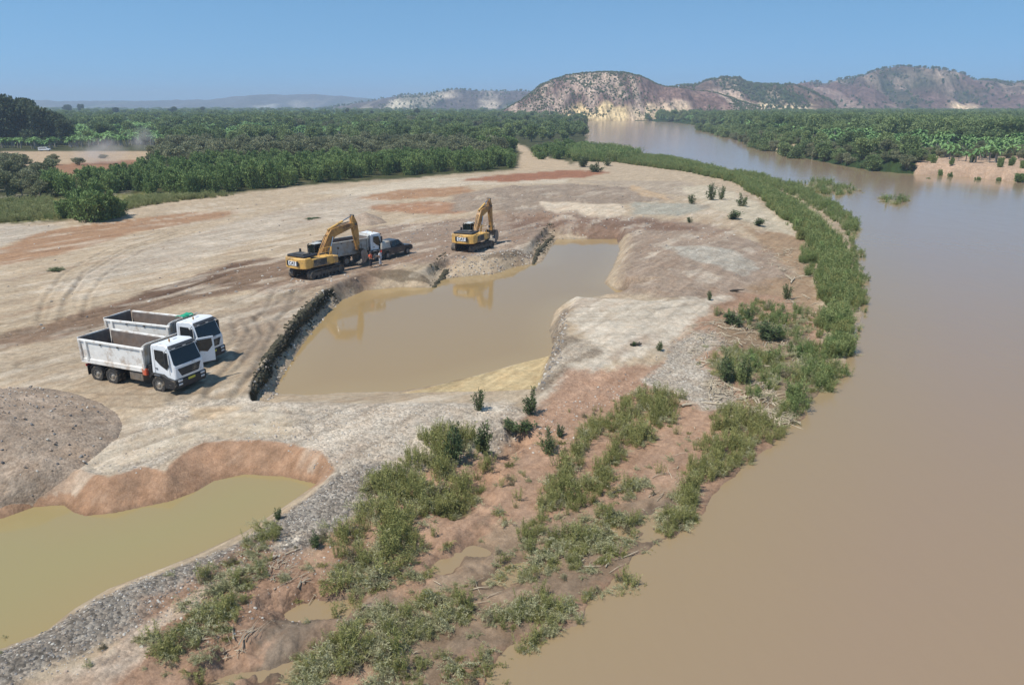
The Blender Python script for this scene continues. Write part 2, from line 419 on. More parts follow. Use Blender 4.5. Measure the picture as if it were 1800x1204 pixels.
def poly_zone(px, z, col, soft=0.5, amp=0.6, nscale=2.0, grav=None, a=1.0):
    m_ = sum(col) / 3; col = [m_ + (v - m_) * 0.78 for v in col]
    return dict(w=PP(px, z), c=lin(*col) * np.array([.84, .81, .745]), soft=soft, amp=amp, ns=nscale, g=grav, a=a)
ZONES = [
    # ---- the far land
    poly_zone([(-600,400),(0,392),(110,388),(225,362),(330,350),(600,322),(920,297),(920,288),(1010,290),(1030,250),(1036,213),(1000,196),(-2000,196),(-2500,330)], 0, (78,84,46), 2, 3, 12, 0),
    poly_zone([(-200,400),(0,392),(110,386),(225,364),(330,352),(330,335),(90,350),(0,352),(-200,355)], 0, (128,130,66), 1, 1.5, 3, 0),
    poly_zone([(-200,272),(0,268),(280,266),(300,274),(240,286),(60,292),(-200,300)], 0.4, (200,172,140), 1, 4, 8, 0),
    poly_zone([(60,292),(240,282),(280,296),(190,316),(120,314)], 0.4, (172,124,92), 1, 3, 8, 0),
    poly_zone([(905,300),(915,270),(905,252),(925,258),(940,272),(1000,285),(1000,298)], 0, (205,180,150), 1, 1, 3, 0),
    # ---- dry bar
    poly_zone([(0,395),(80,396),(110,398),(60,415),(0,432),(-300,500),(-300,430)], 0, (196,182,166), .6, .8, 3, 0),
    poly_zone([(-200,480),(0,436),(60,412),(130,398),(240,384),(330,373),(425,371),(400,383),(330,393),(240,408),(170,428),(110,446),(0,468),(-200,520)], 0, (184,142,108), .8, 1.0, 5, 0),
    poly_zone([(380,398),(600,345),(740,318),(860,308),(860,318),(700,345),(640,380),(560,395),(450,420),(300,470),(100,510),(160,470)], 0, (198,182,164), 1.5, 1.4, 4, 0.05),
    poly_zone([(540,340),(760,313),(1000,308),(1000,322),(820,326),(640,345)], 0, (212,196,174), 1.0, 1.2, 5, 0),
    poly_zone([(620,350),(700,334),(820,328),(835,336),(780,346),(680,352)], 0, (186,142,106), .8, 1, 4, 0),
    poly_zone([(640,362),(760,354),(900,362),(900,374),(760,377),(660,372)], 0, (188,140,106), .8, 1, 4, 0),
    poly_zone([(800,318),(860,309),(1000,300),(1080,302),(1030,312),(900,320)], 0, (174,116,86), .8, 1.5, 5, 0),
    poly_zone([(1000,318),(1200,318),(1260,335),(1280,352),(1200,345),(1080,328)], 0, (186,168,148), .8, 1.5, 4, .1),
    poly_zone([(790,372),(800,343),(880,330),(1000,324),(1130,331),(1190,350),(1110,362),(940,384)], 0, (166,147,130), .8, 1, 3, .35),
    poly_zone([(1110,325),(1170,345),(1180,353),(1130,352),(1105,335)], 0, (208,176,140), .5, .5, 2, 0),
    poly_zone([(948,358),(1094,361),(1100,370),(1085,379),(965,377)], .4, (222,203,180), .35, .4, 2, 0),
    poly_zone([(1110,360),(1200,356),(1260,362),(1200,380),(1110,378)], 0, (178,174,160), .8, 1, 3, .3),
    poly_zone([(1190,330),(1250,325),(1330,350),(1400,385),(1410,420),(1350,400),(1260,370)], 0, (206,192,168), .7, 1.2, 3, .1),
    poly_zone([(640,400),(900,378),(1130,382),(1260,396),(1300,410),(1220,425),(1110,430),(1100,402),(968,400),(930,440),(790,458),(700,470),(600,500),(560,510),(470,530),(430,500),(520,470),(600,440)], 0, (166,142,124), 1.2, 2.2, 3, .15),
    poly_zone([(900,385),(1130,384),(1230,400),(1215,418),(1110,412),(985,398),(900,404)], 0, (146,116,98), .8, 1.6, 3, .1),
    poly_zone([(1105,400),(1260,408),(1400,430),(1400,520),(1200,520),(1080,505),(1100,450)], 0, (172,150,132), 1, 1.6, 3, .25),
    poly_zone([(1160,430),(1290,432),(1330,455),(1300,470),(1210,455)], 0.3, (186,178,166), .7, 1, 2, .3),
    poly_zone([(1300,400),(1420,410),(1450,560),(1440,620),(1290,560),(1310,500),(1400,470)], -.5, (176,146,116), .8, 1.5, 3, .1),
    poly_zone([(-200,640),(0,588),(130,556),(280,512),(400,464),(470,452),(520,455),(520,492),(430,512),(320,536),(220,560),(170,585),(80,600),(0,616),(-200,670)], 0, (150,122,100), .9, 1.5, 4, .05),
    poly_zone([(180,545),(260,515),(400,466),(450,458),(400,484),(280,522),(200,552)], 0, (124,96,78), .6, 1.2, 3, .05),
    poly_zone([(-200,680),(0,620),(180,590),(420,520),(560,505),(450,620),(430,700),(330,715),(220,720),(140,690),(0,665)], 0, (188,168,144), 1.0, 1.4, 4, .05),
    poly_zone([(380,560),(520,520),(540,530),(440,660),(420,640)], 0, (170,150,130), .8, 1, 2, .05),
    # ---- between pond, river and camera
    poly_zone([(300,710),(440,706),(560,704),(700,704),(900,704),(950,716),(930,760),(800,800),(700,850),(600,850),(560,812),(420,790),(330,790),(260,835),(100,838),(0,850),(-300,900),(-300,820),(150,800),(230,765)], -.1, (200,186,170), .5, .8, 2, .55),
    poly_zone([(100,826),(230,770),(340,735),(480,722),(520,745),(510,770),(360,772),(260,806),(180,830)], -.1, (218,200,176), .35, .9, 1.2, .1),
    poly_zone([(330,718),(430,712),(420,735),(360,745),(330,740)], -.1, (208,182,150), .4, .5, 1.5, .05),
    poly_zone([(560,856),(640,820),(720,815),(700,860),(600,920),(520,975),(420,1030),(300,1075),(150,1150),(0,1230),(-300,1300),(-300,1230),(0,1150),(100,1095),(250,1018),(430,942)], -.5, (152,143,134), .3, .5, 1.5, 1.0),
    poly_zone([(1000,520),(1160,528),(1290,510),(1310,518),(1255,545),(1200,578),(1160,602),(1110,622),(1060,642),(1000,672),(950,712),(938,700),(962,655),(985,610),(1040,600),(1005,565)], -.1, (216,202,184), .4, .9, 1.5, .05),
    poly_zone([(990,540),(1003,545),(990,600),(1050,612),(1060,630),(1000,650),(962,690),(940,705),(952,660),(968,628),(970,560)], -.5, (158,142,124), .3, .5, 1.2, .4),
    poly_zone([(1300,515),(1255,548),(1205,580),(1170,640),(1100,655),(1000,690),(950,715),(930,760),(850,800),(700,850),(640,900),(500,985),(300,1090),(120,1204),(-100,1300),(900,1300),(900,1200),(1040,1060),(1200,950),(1350,800),(1450,690),(1450,560),(1400,520)], -.9, (186,148,122), .5, 1.0, 2, .12),
    poly_zone([(430,960),(540,985),(620,1010),(500,1100),(300,1150),(200,1204),(60,1250),(250,1100)], -.9, (168,132,108), .5, 1, 2, .4),
    poly_zone([(1170,600),(1250,575),(1290,590),(1230,620),(1260,660),(1330,700),(1260,700),(1190,690),(1120,660),(1160,640)], -.5, (186,174,160), .5, 1.3, 1.5, .7),
    poly_zone([(1000,660),(1100,650),(1200,700),(1100,700),(1000,730),(900,800),(880,790)], -.6, (188,148,122), .5, .8, 1.2, .3),
    poly_zone([(1250,560),(1400,560),(1450,600),(1440,700),(1390,750),(1330,740),(1300,650)], -.8, (160,138,112), .5, 1.2, 1.5, .3),
    poly_zone([(760,1020),(860,930),(900,930),(1000,900),(1100,880),(1200,860),(1190,930),(1100,1000),(1000,1060),(850,1150),(780,1204),(500,1204),(560,1130)], -1.4, (166,140,116), .5, 1.2, 1.5, 0),
    poly_zone([(400,1204),(480,1090),(640,1040),(700,1060),(620,1140),(560,1204)], -1.4, (150,130,112), .5, 1.2, 1.5, 0),
    poly_zone([(1130,900),(1210,870),(1210,920),(1150,960)], -1.4, (140,120,104), .4, .6, 1.5, 0),
    # ---- banks
    poly_zone([(0,868),(60,857),(120,838),(165,845),(192,857),(250,836),(292,842),(322,812),(360,790),(430,788),(500,793),(560,807),(590,832),(558,852),(500,839),(430,835),(375,847),(345,865),(300,882),(200,903),(150,908),(112,889),(60,892),(0,914),(-400,960),(-400,900)], -.5, (186,144,114), .12, .2, 1.2, 0),
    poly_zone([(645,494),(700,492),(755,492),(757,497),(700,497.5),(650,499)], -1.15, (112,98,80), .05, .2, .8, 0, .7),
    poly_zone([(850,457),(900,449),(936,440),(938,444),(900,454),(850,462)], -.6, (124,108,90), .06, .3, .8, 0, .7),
    poly_zone([(700,692),(970,622),(964,640),(950,690),(938,700),(880,698),(800,696)], -1.3, (214,188,140), .2, .25, 1.2, 0),
    poly_zone([(1610,320),(1610,280),(1820,280),(1820,332)], .5, (206,172,146), .6, 1.2, 2, 0),
    poly_zone([(1350,275),(1372,248),(1400,262),(1420,284)], .5, (196,176,140), .6, 2, 2, 0),
]
LAND_FAR = lin(70, 92, 50) * 0.6
def soil_colour(X, Y, Hh, slope):
    al = X * SOUTH_X + Y * SOUTH_Y; ac = X * SOUTH_Y - Y * SOUTH_X
    base = lin(194, 177, 156) * np.array([.84, .81, .745])
    c = np.repeat(base[None], len(X), 0)
    st = fbm(al / 10, ac / 0.8, 4, 101)
    g = np.full(len(X), 0.08)
    rs = right_side(X, Y)
    far = ((Y > 330) & (X < 40)) | rs
    c[far] = LAND_FAR; g[far] = 0
    for q in ZONES:
        w = q['w']
        m = q['soft'] + q['amp'] + 1
        d = sdf(w, X, Y, m)
        k = d > -m
        if not k.any(): continue
        n = fbm(X[k] / q['ns'], Y[k] / q['ns'], 4, 200) * q['amp'] * 0.6 + fbm(al[k] / (q['ns'] * 5), ac[k] / (q['ns'] * 0.5), 3, 201) * q['amp'] * 0.6 + fbm(X[k] / (q['ns'] * .16), Y[k] / (q['ns'] * .16), 3, 203) * q['amp'] * 0.45
        wt = sst(-q['soft'], q['soft'], d[k] + n) * q['a']
        c[k] = c[k] * (1 - wt[:, None]) + q['c'] * wt[:, None]
        if q['g'] is not None: g[k] = g[k] * (1 - wt) + q['g'] * wt
    c = c * (1 + 0.13 * np.clip(st, -1, 1) * sst(260, 120, Y))[:, None]
    pale = sst(0.1, 0.5, fbm(al / 6, ac / 1.6, 4, 111)) * 0.5 * sst(200, 120, Y) * (Hh > -0.7)
    c = c * (1 - pale[:, None]) + lin(222, 207, 186) * .84 * pale[:, None]
    red = sst(0.2, 0.7, fbm(al / 9, ac / 2.2, 4, 121)) * 0.35 * sst(220, 120, Y)
    c = c * (1 - red[:, None]) + lin(168, 132, 104) * 0.72 * red[:, None]
    for rt in RUTS:
        d = dline(rt, X, Y, 2.5)
        w = 0.20 * np.exp(-(np.abs(d - 0.95) / 0.22) ** 2) * (.5 + .5 * sst(-.3, .3, fbm(X / 2, Y / 2, 3, 131)))
        c = c * (1 - w[:, None])
    # steep cut face: its shade painted into the soil colour as a dark seam
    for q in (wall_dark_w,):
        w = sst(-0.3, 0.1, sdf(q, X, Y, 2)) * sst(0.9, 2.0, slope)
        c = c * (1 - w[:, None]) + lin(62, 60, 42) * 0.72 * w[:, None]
    # wet rim just above every water level
    lev = np.where(sdf(pit2_w, X, Y, 3) > -0.3, WL2, WL)
    wet = sst(0.16, 0.02, Hh - lev)
    c = c * (1 - 0.28 * wet[:, None])
    # silt seen below: keeps banks continuous under the waterline
    return np.clip(c, 0.01, 0.9), np.clip(g, 0, 1)

# grid that is finer where the camera is near
us = np.concatenate([np.linspace(-1.9, -0.74, 50, endpoint=False), np.linspace(-0.74, 0.74, 760), np.linspace(0.74, 1.9, 51)[1:]])
ypx = np.concatenate([np.linspace(1460, 1225, 50, endpoint=False), np.arange(1225, 730, -2.6), np.arange(730, 520, -1.35), np.arange(520, 400, -.75), np.arange(400, 240, -2.6), np.arange(240, 190, -1.7)])
ts = []
for y in ypx:
    ts.append(P(900, y, 0)[1])
ts = np.array(ts)
ts = np.concatenate([[2, 5, 8], ts[ts > 10], np.geomspace(ts[-1] * 1.12, 9000, 22)])
T, U = np.meshgrid(ts, us, indexing='ij')
GX, GY = (T * U * 1.0).ravel(), T.ravel()
GH = terrain(GX, GY)
nr, nc = len(ts), len(us)
H2 = GH.reshape(nr, nc)
gy_ = np.gradient(H2, axis=0) / np.gradient(T, axis=0)
gx_ = np.gradient(H2, axis=1) / np.gradient(GX.reshape(nr, nc), axis=1)
slope = np.hypot(gx_, gy_).ravel()
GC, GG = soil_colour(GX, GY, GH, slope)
idx = np.arange(nr * nc).reshape(nr, nc)
F = np.stack([idx[:-1, :-1], idx[:-1, 1:], idx[1:, 1:], idx[1:, :-1]], -1).reshape(-1, 4)
M_soil = soil_mat('river_bar_soil')
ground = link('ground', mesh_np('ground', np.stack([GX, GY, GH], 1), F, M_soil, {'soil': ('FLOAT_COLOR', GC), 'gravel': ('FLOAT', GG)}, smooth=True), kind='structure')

# ---------------------------------------------------------------- water
def water_mat(name, shallow, deep, rough, wave, wscale, stretch=(1, 1, 1)):
    m = bpy.data.materials.new(name); m.use_nodes = True
    nt = m.node_tree; L = nt.links; b = nt.nodes['Principled BSDF']
    b.inputs['IOR'].default_value = 1.33; b.inputs['Roughness'].default_value = rough
    b.inputs['Specular IOR Level'].default_value = 0.5
    geo = nt.nodes.new('ShaderNodeNewGeometry')
    at = nt.nodes.new('ShaderNodeAttribute'); at.attribute_name = 'depth'
    mp = nt.nodes.new('ShaderNodeMapping'); mp.inputs['Scale'].default_value = stretch; L.new(geo.outputs['Position'], mp.inputs['Vector'])
    n0 = nt.nodes.new('ShaderNodeTexNoise'); n0.inputs['Scale'].default_value = 0.06; n0.inputs['Detail'].default_value = 5; L.new(mp.outputs[0], n0.inputs['Vector'])
    sm = nt.nodes.new('ShaderNodeMath'); sm.operation = 'MULTIPLY_ADD'; L.new(n0.outputs['Fac'], sm.inputs[0]); sm.inputs[1].default_value = 0.7; 
    s2 = nt.nodes.new('ShaderNodeMath'); s2.operation = 'SUBTRACT'; L.new(at.outputs['Fac'], s2.inputs[0]); s2.inputs[1].default_value = 0.35
    L.new(s2.outputs[0], sm.inputs[2]); sm.use_clamp = True
    mx = nt.nodes.new('ShaderNodeMix'); mx.data_type = 'RGBA'; L.new(sm.outputs[0], mx.inputs['Factor'])
    mx.inputs['A'].default_value = (*shallow, 1); mx.inputs['B'].default_value = (*deep, 1)
    L.new(mx.outputs['Result'], b.inputs['Base Color'])
    n1 = nt.nodes.new('ShaderNodeTexNoise'); n1.inputs['Scale'].default_value = wscale; n1.inputs['Detail'].default_value = 4; L.new(mp.outputs[0], n1.inputs['Vector'])
    n2 = nt.nodes.new('ShaderNodeTexNoise'); n2.inputs['Scale'].default_value = wscale * .17; n2.inputs['Detail'].default_value = 3; L.new(mp.outputs[0], n2.inputs['Vector'])
    a2 = nt.nodes.new('ShaderNodeMath'); a2.operation = 'MULTIPLY_ADD'; L.new(n2.outputs['Fac'], a2.inputs[0]); a2.inputs[1].default_value = 3.0; L.new(n1.outputs['Fac'], a2.inputs[2])
    bp = nt.nodes.new('ShaderNodeBump'); bp.inputs['Strength'].default_value = wave; bp.inputs['Distance'].default_value = 0.05
    L.new(a2.outputs[0], bp.inputs['Height']); L.new(bp.outputs[0], b.inputs['Normal'])
    return m
def water_sheet(name, poly, z, m, grow, step, scale, **tags):
    lo, hi = poly.min(0) - grow, poly.max(0) + grow
    xs = np.arange(lo[0], hi[0] + step, step); ys = np.arange(lo[1], hi[1] + step, step)
    X, Y = np.meshgrid(xs, ys); d = sdf(poly, X.ravel(), Y.ravel(), 40)
    keep = d > -grow
    idx = -np.ones(X.size, int); idx[keep] = np.arange(keep.sum())
    q = np.arange(X.size).reshape(X.shape)
    F = np.stack([q[:-1, :-1], q[:-1, 1:], q[1:, 1:], q[1:, :-1]], -1).reshape(-1, 4)
    F = idx[F]; F = F[(F >= 0).all(1)]
    V = np.stack([X.ravel()[keep], Y.ravel()[keep], np.full(keep.sum(), z)], 1)
    return link(name, mesh_np(name, V, F, m, {'depth': ('FLOAT', np.clip(d[keep] / scale, 0, 1))}, smooth=True), **tags)
M_river = water_mat('silty_river_water', lin(188, 162, 124) * .58, lin(184, 157, 128) * .60, 0.14, 0.24, 1.6, (1, .45, 1))
M_pond = water_mat('brown_pit_water', lin(182, 156, 112) * .71, lin(178, 150, 106) * .70, 0.07, 0.05, 1.0)
M_pond2 = water_mat('green_pit_water', lin(180, 160, 112) * .67, lin(178, 162, 112) * .67, 0.09, 0.05, 1.0)
# the river: a sheet whose cells grow with distance, reaching under the bar so low spots of mud stand in water
rt = np.concatenate([np.arange(-60, 60, 2.0), np.geomspace(60, 1600, 150)])
def river_sheet():
    poly = river_w
    ru = np.linspace(-0.7, 1.9, 260)
    TT, UU = np.meshgrid(np.maximum(rt, -60), ru, indexing='ij')
    X = UU * np.maximum(np.abs(TT), 45); Y = TT
    d = sdf(poly, X.ravel(), Y.ravel(), 60)
    bar = (Y.ravel() < 75) & (X.ravel() > -12) & (d > -26)
    pitd = sdf(np.vstack([pit_w]), X.ravel(), Y.ravel(), 5); pit2d = sdf(pit2_w, X.ravel(), Y.ravel(), 5)
    keep = ((d > -9) | (bar & (d > -16))) & (pitd < -2.5) & (pit2d < -1.2)
    idx = -np.ones(X.size, int); idx[keep] = np.arange(keep.sum())
    q = np.arange(X.size).reshape(X.shape)
    F = np.stack([q[:-1, :-1], q[:-1, 1:], q[1:, 1:], q[1:, :-1]], -1).reshape(-1, 4)
    F = idx[F]; F = F[(F >= 0).all(1)]
    V = np.stack([X.ravel()[keep], Y.ravel()[keep], np.full(keep.sum(), WL)], 1)
    return link('river', mesh_np('river', V, F, M_river, {'depth': ('FLOAT', np.clip(d[keep] / 9, 0, 1))}, smooth=True), kind='structure')
river_sheet()
water_sheet('pond_water', pond_w, WL, M_pond, 1.4, 0.5, 3, kind='structure')
water_sheet('pond_water', pond2_w, WL2, M_pond2, 0.5, 0.4, 3, kind='structure')

# ---------------------------------------------------------------- undercut earth faces of the pit
M_dark_earth = mat('shaded_cut_earth', lin(74, 70, 50) * .8, .95, var=.45, vscale=4, bump=.8, bscale=9, dirt=tuple(lin(120, 104, 82) * .7), dirt_amt=.35, dscale=2.5)  # shade of the cut faces is put into this dark earth colour
def cut_face(px, top, bot, seed, lean=0.25):
    """a ragged earth face along a line, bulging towards the pit"""
    p = PP(px, 0); d = np.r_[0, np.cumsum(np.hypot(*np.diff(p, axis=0).T))]
    n = int(d[-1] / 0.06); t = np.linspace(0, d[-1], n)
    x = np.interp(t, d, p[:, 0]); y = np.interp(t, d, p[:, 1])
    dx, dy = np.gradient(x), np.gradient(y); L_ = np.hypot(dx, dy) + 1e-9
    nx, ny = dy / L_, -dx / L_
    rows = 17; V = []
    ztop = terrain(x - nx * .45, y - ny * .45) + top
    taper = np.minimum(1, np.minimum(t, d[-1] - t) / 1.0) ** .6
    for r in range(rows):
        f = r / (rows - 1)
        z = ztop + (bot - top) * f * taper * (.55 + .9 * vnoise(t / 1.1, t * 0, seed + 9)) - 0.02 + .10 * fbm(t / .5, t * 0, 3, seed + 4) * (1 - f)
        off = 0.22 * fbm(t / 1.6, t * 0, 3, seed) + 0.26 * fbm(t / .30, np.full(n, r * .9), 5, seed + 1) * (0.5 + f * .5) + lean * math.sin(f * 3.0) * (1 - .3 * f)
        if r == 0: off = off * .5 - .22
        if r == rows - 1: off = off - .2
        V.append(np.stack([x + nx * off, y + ny * off, z + .07 * fbm(t / .4, np.full(n, r * 1.), 3, seed + 2)], 1))
    V = np.concatenate(V); q = np.arange(rows * n).reshape(rows, n)
    F = np.stack([q[:-1, :-1], q[1:, :-1], q[1:, 1:], q[:-1, 1:]], -1).reshape(-1, 4)
    return link('earth_bank', mesh_np('earth_bank', V, F, M_dark_earth), kind='structure')
cut_face([(435,689),(452,657),(470,622),(495,592),(518,562),(540,540),(564,519)], 0.03, -1.0, 5)
cut_face([(755,497),(762,482),(784,462)], 0.12, -1.0, 7, .35)
cut_face([(938,446),(946,428),(970,405)], 0.1, -.9, 9, .35)

# ---------------------------------------------------------------- hills
def hill(name, ridge_px, foot, ridge, back, seed, style, ncol=260, nrow=70):
    px = np.linspace(ridge_px[0][0], ridge_px[-1][0], ncol)
    py = np.interp(px, [a for a, _ in ridge_px], [b for _, b in ridge_px])
    py = py + 1.5 * fbm(px / 11, px * 0, 4, seed + 40)
    V = []; C = []
    rows = np.concatenate([np.linspace(0, 1, nrow), np.linspace(1, 2, 14)[1:]])
    PXg, S = np.meshgrid(px, rows, indexing='ij')
    edge = np.minimum((PXg - px[0]), (px[-1] - PXg)) / (px[-1] - px[0])
    tilt = fbm(PXg / 60, PXg * 0, 3, seed) * (ridge - foot) * 0.22
    D = np.where(S <= 1, foot + (ridge - foot) * S, ridge + (back - ridge) * (S - 1)) + tilt * np.sin(np.pi * np.clip(S, 0, 1))
    u = (PXg - 900) / FPX
    X = u * D / CP ; Y = D
    zr = np.array([ray_at(a, b, ridge)[2] for a, b in zip(px, py)])[:, None]
    gw = 0.035 * ridge
    gul = 1 - np.abs(fbm(X / gw, Y / (gw * 3.0), 4, seed + 3)) * 2.0        # ridges between gullies
    big = fbm(X / (gw * 5), Y / (gw * 5), 3, seed + 5)
    prof = np.where(S <= 1, sst(0, 1, S) * 0.45 + 0.55 * (1 - (1 - np.clip(S, 0, 1)) ** 1.7), 1 - sst(0, 1, S - 1) * 1.25)
    amp = np.sin(np.pi * np.clip(S, 0, 1)) * (0.32 * (gul - 0.5) + 0.26 * big)
    Z = zr * np.clip(prof + amp, -0.3, 1.15)
    Z = Z + np.clip(S, 0, 1) * fbm(X / (gw * 0.5), Y / (gw * .5), 3, seed + 8) * 0.03 * zr
    Z = np.minimum(Z, CAM_H + (zr - CAM_H - .015 * zr) * np.minimum(D, ridge * 1.02) / ridge)
    Z = np.where(S == 0, -3, Z)
    Z = np.where(S == rows[-1], -5, Z)
    Vv = np.stack([X, Y, Z], -1).reshape(-1, 3)
    q = np.arange(PXg.size).reshape(PXg.shape)
    F = np.stack([q[:-1, :-1], q[1:, :-1], q[1:, 1:], q[:-1, 1:]], -1).reshape(-1, 4)
    gZ = np.gradient(Z, axis=1) / (np.gradient(D, axis=1) + 1e-9)
    # picture-independent colouring: by height fraction, steepness and noise, plus bare scars at given places on the hill
    hf = np.clip(Z / (zr + 1e-6), 0, 1)
    n = fbm(X / (gw * 1.6), Z / (gw * 0.9), 4, seed + 11); n2 = fbm(X / (gw * .35), Z / (gw * 1.6), 4, seed + 13)
    c = np.empty(Z.shape + (3,)); c[:] = lin(*style['body']) * .72
    w = sst(0.0, 0.45, n + style.get('green_bias', 0)); c = c * (1 - w[..., None]) + lin(*style['green']) * .62 * w[..., None]
    rocky = sst(0.02, 0.35, n2 + 0.6 * n + style.get('rock_bias', 0)) * style.get('rock', 0.6)
    c = c * (1 - rocky[..., None]) + lin(*style['pale']) * .72 * rocky[..., None]
    for (a0, a1, h0, h1, col, st) in style.get('scars', []):
        w = sst(a0 - 12, a0 + 12, PXg + n * 26) * sst(a1 + 12, a1 - 12, PXg + n * 26) * sst(h0 - .08, h0 + .05, hf + n2 * .12) * sst(h1 + .08, h1 - .08, hf + n * .22 + n2 * .2) * st
        c = c * (1 - w[..., None]) + lin(*col) * .8 * w[..., None]
    me = mesh_np(name, Vv, F, None, {'soil': ('FLOAT_COLOR', np.clip(c.reshape(-1, 3), 0.01, .9)), 'gravel': ('FLOAT', np.zeros(len(Vv)))}, smooth=True)
    me.materials.append(M_hill)
    o = link(name, me, kind='structure')
    return dict(X=X, Y=Y, Z=Z, hf=hf, px=PXg, S=S, n=n)
def hill_mat():
    m = bpy.data.materials.new('scrub_hill_soil'); m.use_nodes = True
    nt = m.node_tree; L = nt.links; b = nt.nodes['Principled BSDF']; b.inputs['Roughness'].default_value = .95; b.inputs['Specular IOR Level'].default_value = .1
    at = nt.nodes.new('ShaderNodeAttribute'); at.attribute_name = 'soil'
    geo = nt.nodes.new('ShaderNodeNewGeometry')
    mp = nt.nodes.new('ShaderNodeMapping'); mp.inputs['Scale'].default_value = (1, .3, .35); L.new(geo.outputs['Position'], mp.inputs[0])
    fs = []
    for sc, lo, hi in ((.30, .48, 1.45), (.07, .72, 1.22)):
        n = nt.nodes.new('ShaderNodeTexNoise'); n.inputs['Scale'].default_value = sc; n.inputs['Detail'].default_value = 6; n.inputs['Roughness'].default_value = .7
        L.new(mp.outputs[0], n.inputs['Vector'])
        r = nt.nodes.new('ShaderNodeMapRange'); r.inputs[1].default_value = .38; r.inputs[2].default_value = .62; r.inputs[3].default_value = lo; r.inputs[4].default_value = hi
        L.new(n.outputs['Fac'], r.inputs[0]); fs.append(r.outputs[0])
    mm = nt.nodes.new('ShaderNodeMath'); mm.operation = 'MULTIPLY'; L.new(fs[0], mm.inputs[0]); L.new(fs[1], mm.inputs[1])
    vm = nt.nodes.new('ShaderNodeVectorMath'); vm.operation = 'SCALE'; L.new(at.outputs['Color'], vm.inputs[0]); L.new(mm.outputs[0], vm.inputs['Scale'])
    L.new(vm.outputs[0], b.inputs['Base Color'])
    return m
M_hill = hill_mat()
CREAM = (226, 200, 156)
hA = hill('hills', [(860,213),(893,190),(915,176),(930,165),(945,150),(958,143),(975,137),(985,132),(1010,129),(1040,127),(1062,126),(1085,129),(1105,134),(1128,147),(1145,152),(1175,155),(1230,165),(1300,190)], 985, 1220, 1500, 3,
          dict(body=(134,108,98), green=(92,92,62), pale=(196,172,152), rock=.85, rock_bias=.08, green_bias=.02,
               scars=[(985,1080,-.1,.20,(228,200,150),.9), (1085,1175,-.1,.24,(220,194,156),.75), (1130,1175,.1,.42,(216,192,162),.6), (905,985,.05,.55,(200,178,158),.5), (985,1060,.5,.85,(206,180,160),.6)]), 300, 90)
hB = hill('hills', [(1090,185),(1130,160),(1170,151),(1195,150),(1208,142),(1225,140),(1245,136),(1262,138),(1275,147),(1300,150),(1330,151),(1350,149),(1375,160),(1420,185)], 1250, 1560, 1900, 23,
          dict(body=(122,100,86), green=(66,82,52), pale=(200,174,150), rock=.5, green_bias=.02, scars=[(1250,1375,-.1,.34,(230,206,166),.95), (1215,1262,.30,.66,(206,180,158),.8)]), 240, 70)
hC = hill('hills', [(1290,178),(1330,153),(1352,148),(1375,144),(1400,146),(1430,138),(1455,134),(1475,124),(1500,118),(1518,116),(1545,119),(1570,120),(1600,124),(1618,130),(1632,140),(1665,142),(1700,146),(1740,142),(1800,143),(1860,138),(1960,146),(2060,158),(2200,184)], 1600, 2150, 2700, 43,
          dict(body=(126,100,92), green=(84,86,64), pale=(196,168,150), rock=.55, rock_bias=-.04, green_bias=-.18, scars=[(1608,1650,.0,.18,(236,206,166),.9), (1585,1612,.7,.85,(210,188,160),.7), (1690,1800,.55,.7,(196,170,150),.5)]), 340, 80)
hL = hill('hills', [(590,192),(640,184),(690,174),(720,168),(760,166),(790,160),(815,157),(840,160),(880,160),(930,161),(960,170),(1000,190)], 2100, 2700, 3400, 63,
          dict(body=(108,96,92), green=(70,84,64), pale=(214,196,170), rock=.45, green_bias=.0, rock_bias=-.05, scars=[(705,745,.15,.75,(232,216,186),.9), (782,808,.55,.9,(226,206,180),.8), (845,880,.15,.5,(226,206,180),.8), (655,668,.1,.4,(226,206,180),.7)]), 240, 60)
hK = hill('hills', [(-700,188),(-300,180),(0,182),(60,179),(110,180),(140,176),(180,178),(240,178),(300,177),(360,176),(420,175),(455,170),(490,167),(540,166),(590,166),(640,170),(690,176),(740,190)], 4200, 5200, 6200, 83,
          dict(body=(110,100,98), green=(78,90,74), pale=(210,190,170), rock=.3, green_bias=-.05, rock_bias=-.15, scars=[(478,512,.0,.16,(220,210,192),.7), (540,570,.15,.4,(200,186,170),.5)]), 280, 50)

# ---------------------------------------------------------------- plants
def tube_arrays(pts, rad, n=6):
    pts = [np.array(p, float) for p in pts]; V = []; F = []
    for i, p in enumerate(pts):
        d = (pts[min(i + 1, len(pts) - 1)] - pts[max(i - 1, 0)]); d /= np.linalg.norm(d) + 1e-9
        a = np.cross(d, [0, 0, 1.0]) if abs(d[2]) < .95 else np.cross(d, [1.0, 0, 0]); a /= np.linalg.norm(a); b = np.cross(d, a)
        for k in range(n):
            t = 2 * math.pi * k / n
            V.append(p + rad[i] * (math.cos(t) * a + math.sin(t) * b))
    for i in range(len(pts) - 1):
        for k in range(n):
            F.append((i * n + k, i * n + (k + 1) % n, (i + 1) * n + (k + 1) % n, (i + 1) * n + k))
    return np.array(V), np.array(F)
def join(parts):
    V, F, o = [], [], 0
    for v, f in parts:
        V.append(v); F.append(f + o); o += len(v)
    return np.vstack(V), np.vstack(F)
